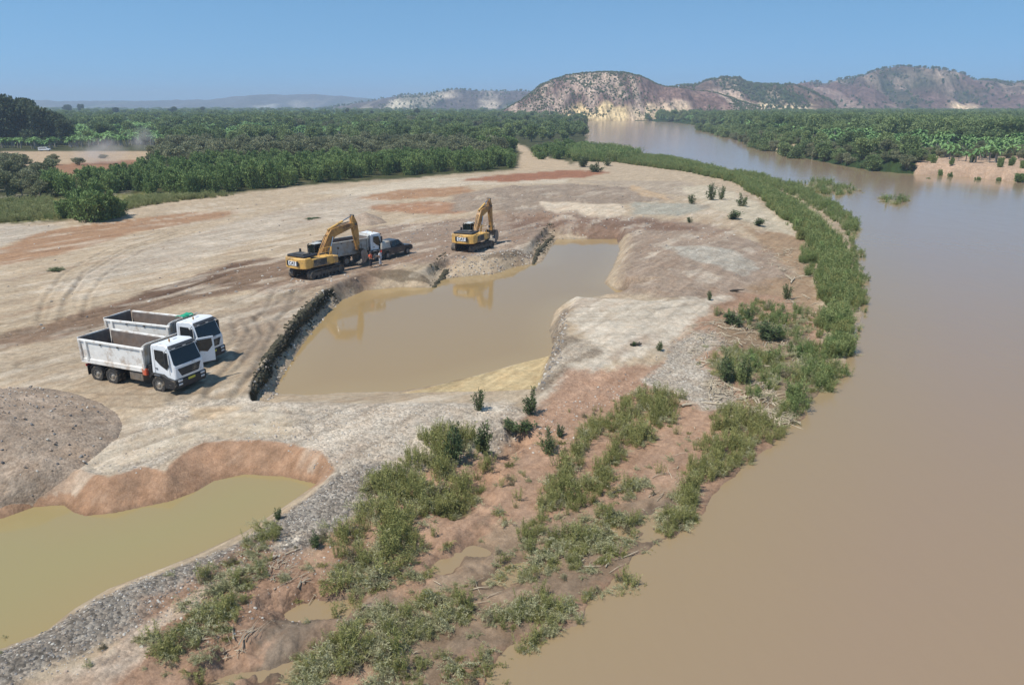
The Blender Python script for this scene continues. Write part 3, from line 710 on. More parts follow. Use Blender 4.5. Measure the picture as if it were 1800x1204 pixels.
def leaves(pos, dirs, L, W, g, tint=None):
    """flat leaf quads: pos (n,3), dirs (n,3) long axis, L, W lengths"""
    n = len(pos)
    d = dirs / (np.linalg.norm(dirs, axis=1, keepdims=True) + 1e-9)
    r = g.normal(size=(n, 3)); s = np.cross(d, r); s /= np.linalg.norm(s, axis=1, keepdims=True) + 1e-9
    L = np.broadcast_to(L, n)[:, None]; W = np.broadcast_to(W, n)[:, None]
    V = np.stack([pos - s * W * .25, pos + d * L * .5 - s * W * .5, pos + d * L, pos + d * L * .5 + s * W * .5], 1).reshape(-1, 3)
    F = np.arange(4 * n).reshape(n, 4)
    t = g.random(n) if tint is None else tint
    return V, F, np.repeat(t, 4)
def rand_unit(n, g):
    v = g.normal(size=(n, 3)); return v / np.linalg.norm(v, axis=1, keepdims=True)
M_bark = mat('bark', (.13, .10, .075), .9, var=.3, bump=.4)
M_palebark = mat('pale_bark', (.30, .26, .21), .9, var=.3, bump=.4)
M_lf_green = leaf_mat('willow_leaves', (.09, .155, .045), (.27, .35, .12))
M_lf_dark = leaf_mat('dark_tree_leaves', (.036, .056, .028), (.10, .125, .062))
M_lf_olive = leaf_mat('olive_scrub_leaves', (.12, .14, .065), (.30, .30, .17))
M_lf_ban = leaf_mat('banana_leaves', (.11, .22, .07), (.28, .42, .15))
M_lf_reed = leaf_mat('river_cane_leaves', (.13, .185, .055), (.30, .335, .13))
M_lf_young = leaf_mat('willow_sapling_leaves', (.16, .175, .05), (.41, .39, .15))
M_lf_silt = leaf_mat('silt_covered_leaves', (.30, .30, .14), (.56, .53, .33))
M_lf_dry = leaf_mat('dry_stem_leaves', (.20, .17, .10), (.36, .31, .20))
def crown_mesh(name, m, g, blobs, n, L, W, up=0.0, vert=0.0):
    """blobs: list of centre, radius xyz; leaves near each blob's surface, some within"""
    vol = np.array([b[1][0] * b[1][1] + b[1][2] for b in blobs]); vol = vol / vol.sum()
    P_, D_, T_ = [], [], []
    for (c, r), f in zip(blobs, vol):
        k = max(8, int(n * f)); u = rand_unit(k, g)
        rr = g.random(k) ** .28
        bump = 1 + .28 * np.sin(u[:, 0] * 5 + c[0] * 3) * np.sin(u[:, 1] * 5 + c[1] * 2) * np.sin(u[:, 2] * 4)
        p = np.array(c) + u * np.array(r) * (rr * bump)[:, None]
        P_.append(p); d = u * .7 + rand_unit(k, g) * .8; d[:, 2] += up; d = d * (1 - vert) + np.array([0, 0, 1.0]) * vert
        D_.append(d); T_.append(np.clip(.25 + .5 * (g.random(k)) + .25 * g.random() - 0.0, 0, 1))
    V, F, t = leaves(np.vstack(P_), np.vstack(D_), L * g.uniform(.7, 1.3, sum(map(len, P_))), W, g, np.concatenate(T_))
    return mesh_np(name, V, F, m, {'tint': ('FLOAT', t)})
def tree_proto(kind, seed):
    g = np.random.default_rng(seed)
    if kind == 'dark_tree':
        h = 10; parts = [tube_arrays([(0, 0, -.4), (.1, 0, 2.5), (.1, .2, 6)], [.35, .27, .14])]
        blobs = []
        for i in range(11):
            a = g.uniform(0, 6.28); r = g.uniform(.4, 2.7); z = g.uniform(3.2, 9.0) - r * .5
            blobs.append(((math.cos(a) * r, math.sin(a) * r, z), (g.uniform(1.2, 2), g.uniform(1.2, 2), g.uniform(.9, 1.5))))
            parts.append(tube_arrays([(.1, 0, min(z - .8, 4)), (math.cos(a) * r * .6, math.sin(a) * r * .6, z - .4)], [.12, .05], 5))
        blobs.append(((0, 0, 5), (2.2, 2.2, 3)))
        tm = mesh_np('trunk', *join(parts), M_bark); cm = crown_mesh('crown', M_lf_dark, g, blobs, 4200, .6, .36)
    elif kind == 'olive_tree':
        parts = [tube_arrays([(0, 0, -.3), (.1, .1, 1.2), (0, .3, 3)], [.18, .14, .07])]
        blobs = []
        for i in range(9):
            a = g.uniform(0, 6.28); r = g.uniform(.3, 2.4); z = g.uniform(1.3, 4.8) - r * .25
            blobs.append(((math.cos(a) * r, math.sin(a) * r, z), (g.uniform(.8, 1.3), g.uniform(.8, 1.3), g.uniform(.5, .9))))
            parts.append(tube_arrays([(0, 0, .7), (math.cos(a) * r * .6, math.sin(a) * r * .6, z - .3)], [.08, .03], 5))
        tm = mesh_np('trunk', *join(parts), M_palebark); cm = crown_mesh('crown', M_lf_olive, g, blobs, 2600, .42, .24)
    elif kind == 'green_tree':
        parts = [tube_arrays([(0, 0, -.3), (.1, .1, 1.5), (0, .2, 3.5)], [.2, .15, .08])]
        blobs = [((0, 0, 2.6), (1.7, 1.7, 1.9))]
        for i in range(9):
            a = g.uniform(0, 6.28); r = g.uniform(.3, 2.0); z = g.uniform(1.5, 5.2) - r * .3
            blobs.append(((math.cos(a) * r, math.sin(a) * r, z), (g.uniform(.9, 1.4), g.uniform(.9, 1.4), g.uniform(.7, 1.1))))
            parts.append(tube_arrays([(0, 0, .9), (math.cos(a) * r * .6, math.sin(a) * r * .6, z - .3)], [.08, .03], 5))
        tm = mesh_np('trunk', *join(parts), M_bark); cm = crown_mesh('crown', M_lf_mid, g, blobs, 3200, .44, .27)
    elif kind == 'willow':
        parts = []; P_, D_ = [], []
        for i in range(26):
            a = g.uniform(0, 6.28); r = g.uniform(0, 1.4) ; hh = g.uniform(2.6, 4.8) * (1 - .18 * r)
            b0 = np.array([math.cos(a) * r * .5, math.sin(a) * r * .5, -.2]); b1 = np.array([math.cos(a) * r * 1.3, math.sin(a) * r * 1.3, hh])
            mid = (b0 + b1) / 2 + [0, 0, .2]
            parts.append(tube_arrays([b0, mid, b1], [.05, .035, .01], 4))
            k = 130; t = g.random(k) ** .8
            t = .08 + .92 * t
            c = b0 * ((1 - t) ** 2)[:, None] + mid * (2 * t * (1 - t))[:, None] + b1 * (t ** 2)[:, None]
            wd = .42 * (1.05 - t * .75)
            p = c + g.normal(size=(k, 3)) * wd[:, None] * [1, 1, .7]
            p[:, 2] = np.maximum(p[:, 2], .05)
            P_.append(p); d = rand_unit(k, g) * .7; d[:, 2] += .8; D_.append(d)
        V, F, t = leaves(np.vstack(P_), np.vstack(D_), .42 * g.uniform(.7, 1.3, 26 * 130), .17, g)
        tm = mesh_np('stems', *join(parts), M_bark); cm = mesh_np('crown', V, F, M_lf_green, {'tint': ('FLOAT', t)})
    elif kind == 'sapling':
        parts = []; P_, D_ = [], []
        for i in range(13):
            a = g.uniform(0, 6.28); r = g.uniform(.2, 1.5); hh = g.uniform(1.6, 5.2) * (1 - .22 * r)
            b0 = np.array([math.cos(a) * r * .25, math.sin(a) * r * .25, -.2]); b1 = np.array([math.cos(a) * r * 1.25, math.sin(a) * r * 1.25, hh]); mid = (b0 + b1) / 2 + [0, 0, .3]
            parts.append(tube_arrays([b0, mid, b1], [.07, .05, .02], 4))
            k = 52; t = .12 + .88 * g.random(k) ** .9
            c = b0 * ((1 - t) ** 2)[:, None] + mid * (2 * t * (1 - t))[:, None] + b1 * (t ** 2)[:, None]
            p = c + g.normal(size=(k, 3)) * (.30 * (1.1 - t * .7))[:, None]; p[:, 2] = np.maximum(p[:, 2], .1)
            P_.append(p); d = rand_unit(k, g) * .8 + [math.cos(a) * .4, math.sin(a) * .4, .5]; D_.append(d)
        V, F, t = leaves(np.vstack(P_), np.vstack(D_), .62 * g.uniform(.6, 1.3, 13 * 52), .17, g)
        tm = mesh_np('stems', *join(parts), M_bark); cm = mesh_np('crown', V, F, M_lf_sap, {'tint': ('FLOAT', t)})
    elif kind == 'banana':
        parts = []; LV, LF, LT, o = [], [], [], 0
        for s in range(3):
            bx, by = g.normal(size=2) * (.9 if s else 0.0); hh = g.uniform(1.6, 2.6)
            parts.append(tube_arrays([(bx, by, -.2), (bx, by, hh)], [.17, .11], 6))
            for i in range(8):
                a = i * 2.4 + g.uniform(-.3, .3); el = g.uniform(.5, 1.35); Ln = g.uniform(1.7, 2.5); wd = g.uniform(.22, .32)
                pts = []
                p = np.array([bx, by, hh]); e = el
                for j in range(6):
                    pts.append(p.copy()); p = p + Ln / 5 * np.array([math.cos(a) * math.cos(e), math.sin(a) * math.cos(e), math.sin(e)]); e -= .42
                side = np.array([-math.sin(a), math.cos(a), 0])
                for j, q in enumerate(pts):
                    w_ = wd * [0.25, .9, 1, .95, .7, .08][j]
                    LV += [q - side * w_ + [0, 0, .05], q, q + side * w_ + [0, 0, .05]]
                    LT += [g.random() * .2 + (i % 4) * .2] * 3
                for j in range(5):
                    b = o + j * 3
                    LF += [(b, b + 1, b + 4, b + 3), (b + 1, b + 2, b + 5, b + 4)]
                o += 18
        tm = mesh_np('trunk', *join(parts), M_palebark); cm = mesh_np('crown', np.array(LV), np.array(LF), M_lf_ban, {'tint': ('FLOAT', np.array(LT))})
    return tm, cm
M_lf_sap = leaf_mat('bush_leaves', (.06, .10, .04), (.17, .20, .085))
M_lf_mid = leaf_mat('broad_tree_leaves', (.09, .145, .055), (.29, .35, .14))
PROTO = {k: [tree_proto(k, 100 * i + j) for j in range(5)] for i, k in enumerate(('dark_tree', 'olive_tree', 'green_tree', 'willow', 'banana', 'sapling'))}
NAMES_EXTRA = 1
NAMES = dict(dark_tree='tall_dark_tree', olive_tree='thorn_tree', green_tree='riverbank_tree', willow='willow_shrub', banana='banana_plant', sapling='small_bush')
def plant(kind, x, y, z, s, sz=None, label=None, cat='tree', group=None, i=None):
    tm, cm = PROTO[kind][rnd.randrange(5) if i is None else i]
    e = empty(NAMES[kind], (x, y, z), rnd.uniform(0, 6.28), label=label, cat=cat, group=group)
    e.scale = (s, s, s if sz is None else sz)
    link('stems' if kind in ('willow', 'sapling') else 'trunk', tm, e); link('crown', cm, e)
    return e
def scatter_points(poly_list, n, mind, g, excl=(), z=0.0):
    """blue-noise-like points in world polygons, nearest first"""
    pts = []
    lo = np.min([q.min(0) for q in poly_list], 0); hi = np.max([q.max(0) for q in poly_list], 0)
    X = g.uniform(lo[0], hi[0], n * 60); Y = g.uniform(lo[1], hi[1], n * 60)
    k = np.zeros(len(X), bool)
    for q in poly_list: k |= inside(q, X, Y)
    for q in excl: k &= ~inside(q, X, Y)
    X, Y = X[k], Y[k]
    grid = {}
    for x, y in zip(X, Y):
        c = (int(x // mind), int(y // mind)); ok = True
        for a in (-1, 0, 1):
            for b in (-1, 0, 1):
                for (qx, qy) in grid.get((c[0] + a, c[1] + b), ()):
                    if (qx - x) ** 2 + (qy - y) ** 2 < mind * mind: ok = False
        if ok:
            grid.setdefault(c, []).append((x, y)); pts.append((x, y))
            if len(pts) >= n: break
    return np.array(pts)
def make_protos(meshlist):
    obs = []
    for me in meshlist:
        obs.append(bpy.data.objects.new(me.name, me))
    return obs
def gn_scatter(name, pts, rotz, scl, protos, which, tilt=None, **tags):
    """one countless mass: points instanced with geometry nodes"""
    n = len(pts)
    me = bpy.data.meshes.new(name); me.vertices.add(n); me.vertices.foreach_set('co', np.asarray(pts, np.float32).ravel())
    rot = np.zeros((n, 3), np.float32); rot[:, 2] = rotz
    if tilt is not None: rot[:, :2] = tilt
    scl = np.asarray(scl, np.float32)
    if scl.ndim == 1: scl = np.repeat(scl[:, None], 3, 1)
    for an, dt, data in (('rot', 'FLOAT_VECTOR', rot), ('scl', 'FLOAT_VECTOR', scl)):
        a = me.attributes.new(an, dt, 'POINT'); a.data.foreach_set('vector', data.ravel())
    a = me.attributes.new('which', 'INT', 'POINT'); a.data.foreach_set('value', np.asarray(which, np.int32))
    o = link(name, me, **tags)
    ng = bpy.data.node_groups.new(name, 'GeometryNodeTree')
    ng.interface.new_socket('Geometry', in_out='INPUT', socket_type='NodeSocketGeometry')
    ng.interface.new_socket('Geometry', in_out='OUTPUT', socket_type='NodeSocketGeometry')
    N = ng.nodes; L = ng.links
    gi = N.new('NodeGroupInput'); go = N.new('NodeGroupOutput')
    mp = N.new('GeometryNodeMeshToPoints'); L.new(gi.outputs[0], mp.inputs['Mesh'])
    ip = N.new('GeometryNodeInstanceOnPoints'); L.new(mp.outputs[0], ip.inputs['Points'])
    jn = N.new('GeometryNodeJoinGeometry')
    for p in reversed(protos):
        oi = N.new('GeometryNodeObjectInfo'); oi.inputs['Object'].default_value = p; oi.inputs['As Instance'].default_value = True
        L.new(oi.outputs['Geometry'], jn.inputs[0])
    L.new(jn.outputs[0], ip.inputs['Instance']); ip.inputs['Pick Instance'].default_value = True
    for an, dt, sock in (('which', 'INT', 'Instance Index'), ('rot', 'FLOAT_VECTOR', 'Rotation'), ('scl', 'FLOAT_VECTOR', 'Scale')):
        na = N.new('GeometryNodeInputNamedAttribute'); na.data_type = dt; na.inputs['Name'].default_value = an
        L.new(na.outputs['Attribute'], ip.inputs[sock])
    L.new(ip.outputs[0], go.inputs[0])
    md = o.modifiers.new('scatter', 'NODES'); md.node_group = ng
    return o

# ---------------------------------------------------------------- plants: where they stand
g0 = np.random.default_rng(5)
def put(kind, poly_px, n, mind, smin, smax, label, group, cat, zg=0.0, excl=(), szf=(1, 1), zoff=-.1):
    pts = scatter_points([PP(q, zg) for q in poly_px], n, mind, g0, [PP(q, zg) for q in excl])
    if len(pts) == 0: return
    zz = terrain(pts[:, 0], pts[:, 1], False)
    for (x, y), z in zip(pts, zz):
        s = rnd.uniform(smin, smax)
        plant(kind, x, y, z + zoff, s, s * rnd.uniform(*szf), label, cat, group)
CLEAR = [[(-100,275),(0,266),(270,264),(290,276),(230,290),(60,296)], [(70,290),(240,280),(285,296),(200,322),(120,312)],
         [(895,305),(905,270),(898,250),(930,252),(945,270),(1000,285),(1000,300)]]
# thicket of shrubs along the left edge of the bar
put('willow', [[(96,352),(230,338),(330,346),(440,336),(620,315),(760,305),(905,296),(905,289),(760,289),(600,299),(440,312),(330,320),(200,328),(80,338)]], 150, 2.6, .85, 1.25,
    'dense green willow shrub in the thicket along the left edge of the dry bar', 'willow thicket beside the dry bar', 'shrub', szf=(.85, 1.15))
put('willow', [[(150,330),(300,316),(600,298),(905,288),(905,282),(600,288),(300,300),(150,308)]], 110, 3.0, .8, 1.2,
    'green willow shrub in the back rows of the thicket', 'willow shrubs in the back rows of the thicket', 'shrub', excl=CLEAR[1:], szf=(.8, 1.1))
for (px, py, s, sz) in [(118,383,.9,.72), (138,387,1.1,.95), (160,390,1.3,1.15), (180,388,1.25,1.1), (198,384,1.1,.95), (212,380,.8,.7), (150,382,1.2,1.1), (172,381,1.3,1.2)]:
    x, y = P(px, py); plant('willow', x, y, 0, s, sz, 'big rounded green bush at the near end of the thicket, out on the sand' , 'shrub', 'merged bushes at the near end of the thicket')
put('olive_tree', [[(-40,352),(40,350),(96,345),(95,310),(0,300),(-80,320)]], 26, 3.2, .7, 1.0, 'dark low thorny tree at the left edge of the photo, behind the grass', 'thorn trees at the left edge', 'tree')
put('olive_tree', [[(-100,300),(60,298),(110,300),(200,282),(140,278),(60,285),(-100,285)]], 10, 6, .5, .7, 'brown scrubby bush scattered in the dusty clearing', 'scrub in the dusty clearing', 'bush', szf=(.6, .8))
put('olive_tree', [[(150,285),(330,300),(600,285),(880,274),(880,262),(700,258),(500,262),(340,268),(270,272)]], 170, 4.2, .85, 1.35,
    'grey brown thorn tree in the belt behind the willow thicket', 'thorn trees behind the willow thicket', 'tree', .4, CLEAR)
put('green_tree', [[(280,268),(500,258),(700,252),(880,258),(900,246),(760,236),(600,240),(400,246),(300,252)]], 80, 8, 1.1, 1.6,
    'dark green broad tree in the belt before the plantation', 'trees in front of the plantation', 'tree', .4, CLEAR)
put('green_tree', [[(700,246),(900,250),(1000,250),(1030,248),(1033,236),(1025,226),(960,220),(880,222),(780,230),(700,238)]], 70, 10, 1.05, 1.6,
    'dark green tree on the wooded point where the river bends away', 'trees on the wooded point of the river', 'tree', 0, CLEAR)
for px, py, s in ((850,271,1.35),(872,270,1.5),(893,268,1.3)):
    x, y = P(px, py); plant('willow', x, y, 0, s * 1.5, s * 1.1, 'pale green rounded willow beside the sandy track', 'shrub', 'pale green willows beside the sandy track')
put('willow', [[(940,284),(1000,280),(1040,268),(1020,254),(980,256),(935,268)]], 36, 4.5, .8, 1.3, 'green bush on the bank right of the sandy track', 'bushes right of the sandy track', 'shrub', szf=(.5, .8))
for i, (px, hpx) in enumerate([(-40,172),(-15,176),(8,172),(25,174),(42,178),(60,184),(75,192),(92,196),(108,204),(20,188),(50,196),(-30,190),(118,214),(86,210),(0,200)]):
    x, y = P(px, 258 - (i % 3) * 3); top = ray_at(px, hpx, y)[2]
    s = top / 8.4; plant('dark_tree', x, y, 0, s * .95, s, 'towering dark tree in the grove at the upper left corner', 'tree', 'tall dark grove at the upper left')
put('banana', [[(-60,266),(0,266),(130,262),(260,258),(330,262),(330,255),(200,250),(-60,258)]], 60, 4.0, 1.0, 1.5, 'banana plant standing at the edge of the clearing below the dark grove', 'banana plants along the clearing', 'banana plant', .4, CLEAR)
put('green_tree', [[(150,256),(230,258),(360,254),(360,236),(250,236),(150,240)]], 18, 13, 1.1, 1.6, 'green tree among the bananas right of the tall dark grove', 'trees among the bananas', 'tree', .4)
put('banana', [[(130,258),(340,254),(560,246),(700,240),(700,232),(500,234),(300,238),(130,240)]], 130, 7.0, 1.2, 1.8, 'banana plant in the near rows of the left plantation', 'near rows of the left banana plantation', 'banana plant', .4)
for px, py, hp, sx in [(120,203,186,1.2),(145,203,185,.8),(205,206,190,1.3),(240,204,192,1),(305,206,190,1.2),(355,204,190,1.4),(395,204,192,1),(470,205,194,1),(553,209,197,1.5),(610,207,192,.9),(735,212,191,.8),(655,211,196,1),(785,212,198,1.2),(700,212,200,1.1),(500,207,198,1.2),(850,214,200,1.3)]:
    x, y = P(px, py); s = ray_at(px, hp, y)[2] / 8.6
    plant('dark_tree', x, y, 0, s * sx, s, 'lone tall tree standing above the far left plantation', 'tree', 'lone tall trees above the far plantation')
# right bank
RB = 2.0
put('green_tree', [[(1220,222),(1305,240),(1325,251),(1400,266),(1480,279),(1545,289),(1620,294),(1640,284),(1560,276),(1480,266),(1400,252),(1340,238),(1290,226)]], 80, 5.4, .85, 1.3,
    'dark tree leaning over the far bank of the river', 'trees lining the far bank', 'tree', RB - .8)
put('olive_tree', [[(1260,228),(1320,250),(1400,267),(1480,280),(1550,290),(1630,294),(1630,290),(1500,278),(1400,262),(1330,244)]], 60, 4.0, .6, 1.0,
    'low grey green scrub at the foot of the far bank trees', 'scrub at the foot of the far bank', 'bush', RB - 1.5)
put('banana', [[(1400,250),(1480,262),(1560,272),(1640,282),(1800,286),(1900,290),(1900,262),(1700,252),(1500,240),(1400,238)]], 105, 4.8, 1.0, 1.5,
    'banana plant in the grove above the eroded red bank', 'bananas on the far bank', 'banana plant', RB)
put('green_tree', [[(1330,236),(1500,246),(1700,254),(1900,262),(1900,232),(1600,222),(1350,222)]], 48, 12, .8, 1.3,
    'green tree rising out of the far bank banana grove', 'trees rising from the far bank grove', 'tree', RB)
put('willow', [[(1622,291),(1780,295),(1950,300),(1950,286),(1780,280),(1635,277)]], 20, 3.0, .35, .6, 'dry reddish shrub clinging to the top of the eroded bank', 'shrubs on top of the eroded bank', 'shrub', RB)
x, y = P(1792, 321, WL); plant('willow', x, y, WL + .1, .9, .5, 'round green bush at the waterline of the eroded bank, right edge of the photo', 'shrub')
# scattered small bushes on the bar
for px, py, s, sz, lb in [
    (1250,352,.55,.62,'tall thin dark shrub on the white sand right of the pale rectangle'), (1268,351,.4,.5,'slender shrub beside the tall thin one near the river reeds'),
    (1216,358,.4,.38,'small dark bush alone on the sand left of the two thin shrubs'), (1303,362,.45,.5,'dark upright shrub above the low green mat by the reeds'),
    (1285,385,.85,.28,'low wide dark green mat of bush at the edge of the white sand'), (1330,392,.7,.22,'low green bush to the right of the dark mat of bush'),
    (1212,392,.25,.2,'tiny brown tuft on the damp sand left of the bush mat'), (1048,303,1.0,.55,'green bush clump at the far tip of the dry bar'), (1025,294,1.1,.7,'larger bush behind the clump at the far tip of the bar'), (1068,292,.7,.45,'small round bush at the start of the river reeds'),
    (800,806,.32,.46,'tall dark leafy sapling at the head of the big weed patch'), (848,780,.32,.42,'leafy sapling standing just right of the tall dark one'), (842,728,.22,.25,'little bush on the white gravel beyond the two saplings'),
    (932,724,.26,.34,'slender sapling at the corner of the pale sand wedge'), (915,745,.45,.16,'low sprawling bush below the slender sapling'), (962,778,.24,.3,'thin yellow green sapling on the red mud'), (985,752,.15,.17,'short sprig right of the yellow green sapling'),
    (1160,612,.17,.15,'little dark tuft on the white sand wedge'), (1112,612,.13,.07,'tiny dark tuft low on the white sand wedge'), (1276,652,.36,.42,'upright green bush between gravel patch and driftwood'), (1312,650,.3,.34,'second green bush just left of the reed edge'),
    (1352,580,.6,.3,'bright green rounded bush above the red mud near the reeds'), (1290,560,.6,.22,'flat weedy bush at the far edge of the red mud'), (1318,552,.3,.2,'small weed tuft near the bright green bush'),
    (1385,505,.3,.3,'brown dead looking tuft in the driftwood'), (100,476,.5,.06,'dry flat tuft on the pale sand between wheel tracks'), (548,385,.6,.04,'dark flat tuft on the far pale sand'),
    (488,905,.12,.12,'small green sprig on the gravel ridge beside the near pool'), (553,945,.16,.14,'small sprig on the pebbly slope left of the weeds'), (1248,520,.16,.2,'dark little stub on the grey mound'), (940,590,.001,.001,None)]:
    if lb is None: continue
    x, y = P(px, py, -.4 if py > 540 else 0); z = float(terrain([x], [y])[0])
    plant('sapling', x, y, z, s * 1.15, sz * 1.1, lb, 'bush', None)

# ---- countless masses
def sprig(kind, seed):
    g = np.random.default_rng(seed); P_, D_, parts = [], [], []
    if kind == 'cane':            # upright leafy stems
        ns, hh, lay, lw, ll = 10, 1.25, .22, .04, .22
    elif kind == 'young':         # upright leafy saplings
        ns, hh, lay, lw, ll = 9, 1.15, .28, .03, .18
    else:                         # pushed over by the flood
        ns, hh, lay, lw, ll = 11, .9, 1.5, .03, .18
    for i in range(ns):
        a = g.uniform(0, 6.28); r = g.uniform(0, .35)
        b0 = np.array([math.cos(a) * r, math.sin(a) * r, -.05]); L_ = hh * g.uniform(.6, 1.2)
        if kind == 'bent': dirv = np.array([-.75 + g.normal() * .5, -.65 + g.normal() * .5, .42 + .2 * g.random()])
        else: dirv = np.array([math.cos(a) * lay * g.random() + g.normal() * .12, math.sin(a) * lay * g.random() + g.normal() * .12, 1.0])
        dirv /= np.linalg.norm(dirv); b1 = b0 + dirv * L_; mid = (b0 + b1) / 2 + [0, 0, .12 if kind == 'bent' else 0]
        V, F = tube_arrays([b0, mid, b1], [.012, .009, .004], 3); parts.append((V, F))
        k = 38; t = g.uniform(.08, 1, k)
        c = b0 * ((1 - t) ** 2)[:, None] + mid * (2 * t * (1 - t))[:, None] + b1 * (t ** 2)[:, None]
        P_.append(c + g.normal(size=(k, 3)) * .04); d = rand_unit(k, g) * .8 + dirv * .7; D_.append(d)
    V, F, t = leaves(np.vstack(P_), np.vstack(D_), ll * g.uniform(.6, 1.3, ns * 38), lw, g)
    V2, F2 = join(parts)
    Va, Fa = join([(V, F), (V2, F2)])
    return Va, Fa, np.concatenate([t, np.full(len(V2), .3)])
def sprig_mesh(kind, seed, m):
    V, F, t = sprig(kind, seed); return mesh_np('clump', V, F, m, {'tint': ('FLOAT', t)})
S_young = make_protos([sprig_mesh('young', 1 + i, M_lf_young) for i in range(4)])
S_bent = make_protos([sprig_mesh('bent', 11 + i, M_lf_silt) for i in range(3)] + [sprig_mesh('bent', 15, M_lf_young)] + [sprig_mesh('bent', 17, M_lf_dry)])
S_cane = make_protos([sprig_mesh('cane', 21 + i, M_lf_reed) for i in range(3)] + [sprig_mesh('cane', 24, M_lf_green)])
def mass(name, polys_px, zp, dens, protos, probs, smin, smax, label=None, soft=1.0, group=None, ref=45, nz=.9, cut=-.35, jit=0.0, excl=()):
    PT, SC, W_ = [], [], []
    for q in polys_px:
        w = PP(q, zp); lo, hi = w.min(0) - soft, w.max(0) + soft
        n = int((hi[0] - lo[0]) * (hi[1] - lo[1]) * dens)
        X = g0.uniform(lo[0], hi[0], n); Y = g0.uniform(lo[1], hi[1], n)
        al = X * .62 + Y * .78; ac = X * .78 - Y * .62
        d = sdf(w, X, Y, 3) + fbm(al / (nz * 2.2), ac / (nz * .7), 4, 300) * soft * 1.4
        k = (d > 0) & (fbm(al / 1.9, ac / .5, 4, 301) > cut)
        for e in excl: k &= ~inside(PP(e, zp), X, Y)
        X, Y, d = X[k], Y[k], d[k]
        PT.append(np.stack([X, Y], 1)); SC.append(np.clip(.55 + d * .5, .5, 1) * (1 + .35 * fbm(X / 1.3, Y / 1.3, 2, 303)))
    PT = np.vstack(PT); SC = np.concatenate(SC)
    z = terrain(PT[:, 0], PT[:, 1]); z = np.maximum(z, WL - .15)
    n = len(PT); sc = g0.uniform(smin, smax, n) * SC
    which = g0.choice(len(protos), n, p=probs)
    rot = g0.uniform(0, 6.28, n) if not jit else g0.normal(0, jit, n)
    print(name, n)
    return gn_scatter(name, np.stack([PT[:, 0], PT[:, 1], z], 1), rot, sc, protos, which, kind='stuff', label=label, group=group)
A1 = [(575,985),(640,900),(700,838),(735,800),(790,782),(812,790),(862,800),(855,845),(805,900),(745,960),(700,1000),(640,1005),(600,1000)]
A2 = [(960,862),(962,822),(1000,790),(1035,765),(1075,735),(1105,705),(1150,700),(1192,695),(1200,712),(1135,772),(1095,825),(1030,880),(985,925),(940,950),(960,900)]
A4 = [(845,1000),(880,955),(930,900),(965,865),(1000,880),(975,930),(920,975),(870,1003)]
A3 = [(1245,760),(1255,715),(1330,712),(1372,745),(1320,800),(1262,850),(1205,912),(1180,932),(1185,880),(1225,810)]
mass('weeds', [A1, A2, A3, A4], -1.2, 8.5, S_young + S_bent, [.2, .16, .16, .14, .08, .07, .06, .08, .05], .42, .95, 'upright green weeds on the red mud between camera and pool', .9, cut=-.2)
B1 = [(310,1204),(315,1130),(335,1060),(420,1010),(470,940),(492,960),(480,1000),(440,1060),(410,1100),(395,1150),(350,1204)]
B2 = [(470,1230),(520,1180),(560,1130),(650,1080),(720,1040),(790,1020),(835,1035),(825,1075),(770,1130),(700,1230)]
B3 = [(720,1230),(800,1150),(850,1100),(900,1062),(960,1038),(1022,1045),(1020,1078),(955,1100),(900,1130),(850,1230)]
B4 = [(845,1005),(880,960),(940,930),(985,925),(1040,905),(1085,870),(1130,850),(1165,880),(1140,935),(1100,975),(1060,985),(960,1020),(890,1042),(860,1020)]
B5 = [(1040,1040),(1070,1012),(1102,1015),(1095,1045),(1050,1050)]
B6 = [(560,1040),(600,1000),(700,1000),(760,990),(740,1020),(640,1060),(570,1075)]
B7 = [(0,1150),(55,1150),(60,1178),(0,1192)]; B8 = [(90,1112),(110,1096),(132,1118),(108,1130)]; B9 = [(240,1150),(280,1140),(290,1165),(250,1170)]
B10 = [(1230,640),(1270,618),(1340,622),(1380,640),(1300,670),(1255,665)]; B11 = [(1180,935),(1165,915),(1200,870),(1240,850),(1245,875),(1200,925)]
B13 = [(640,1100),(720,1060),(800,1085),(760,1120),(660,1160),(600,1180)]; B14 = [(830,1190),(900,1120),(960,1098),(900,1160),(850,1230)]; B15 = [(1150,905),(1200,850),(1260,800),(1300,800),(1230,880),(1180,935)]
B12 = [(1365,750),(1380,700),(1430,640),(1468,620),(1450,670),(1400,742)]
mass('flattened_weeds', [B1, B2, B3, B4, B5, B6, B7, B9, B10, B11, B12, B13, B14, B15], -1.35, 12, S_bent + S_young, [.2, .2, .18, .18, .06, .06, .04, .04, .04], .36, .78, 'silt covered weeds pushed over by the flood on the low mud', 1.1, jit=.5, cut=-.18)
mass('seedlings', [[(850,830),(960,760),(1100,700),(1240,700),(1250,860),(1100,980),(900,1060),(600,1204),(300,1204),(120,1204),(300,1090),(520,980),(700,860)]], -1.2, .8, S_bent + S_young, [.2, .2, .15, .15, .1, .05, .05, .05, .05], .25, .55, 'sparse seedlings and tufts over the red mud', 1.0, jit=.6, cut=-.1)
C1 = [(1085,294),(1090,283),(1180,286),(1250,300),(1320,322),(1380,350),(1440,390),(1475,420),(1495,460),(1508,520),(1500,580),(1485,620),(1455,660),(1430,690),(1405,730),(1388,700),(1420,650),(1452,600),(1446,540),(1428,480),(1416,430),(1388,398),(1340,360),(1290,330),(1200,310)]
C2 = [(1370,640),(1430,600),(1470,610),(1450,665),(1400,690),(1360,700)]
mass('river_cane', [C1], -1.3, 8.5, S_cane + S_young[:2], [.24, .24, .24, .06, .12, .10], .5, 1.35, 'bright green cane growing along the edge of the river', 1.3, cut=-.1)
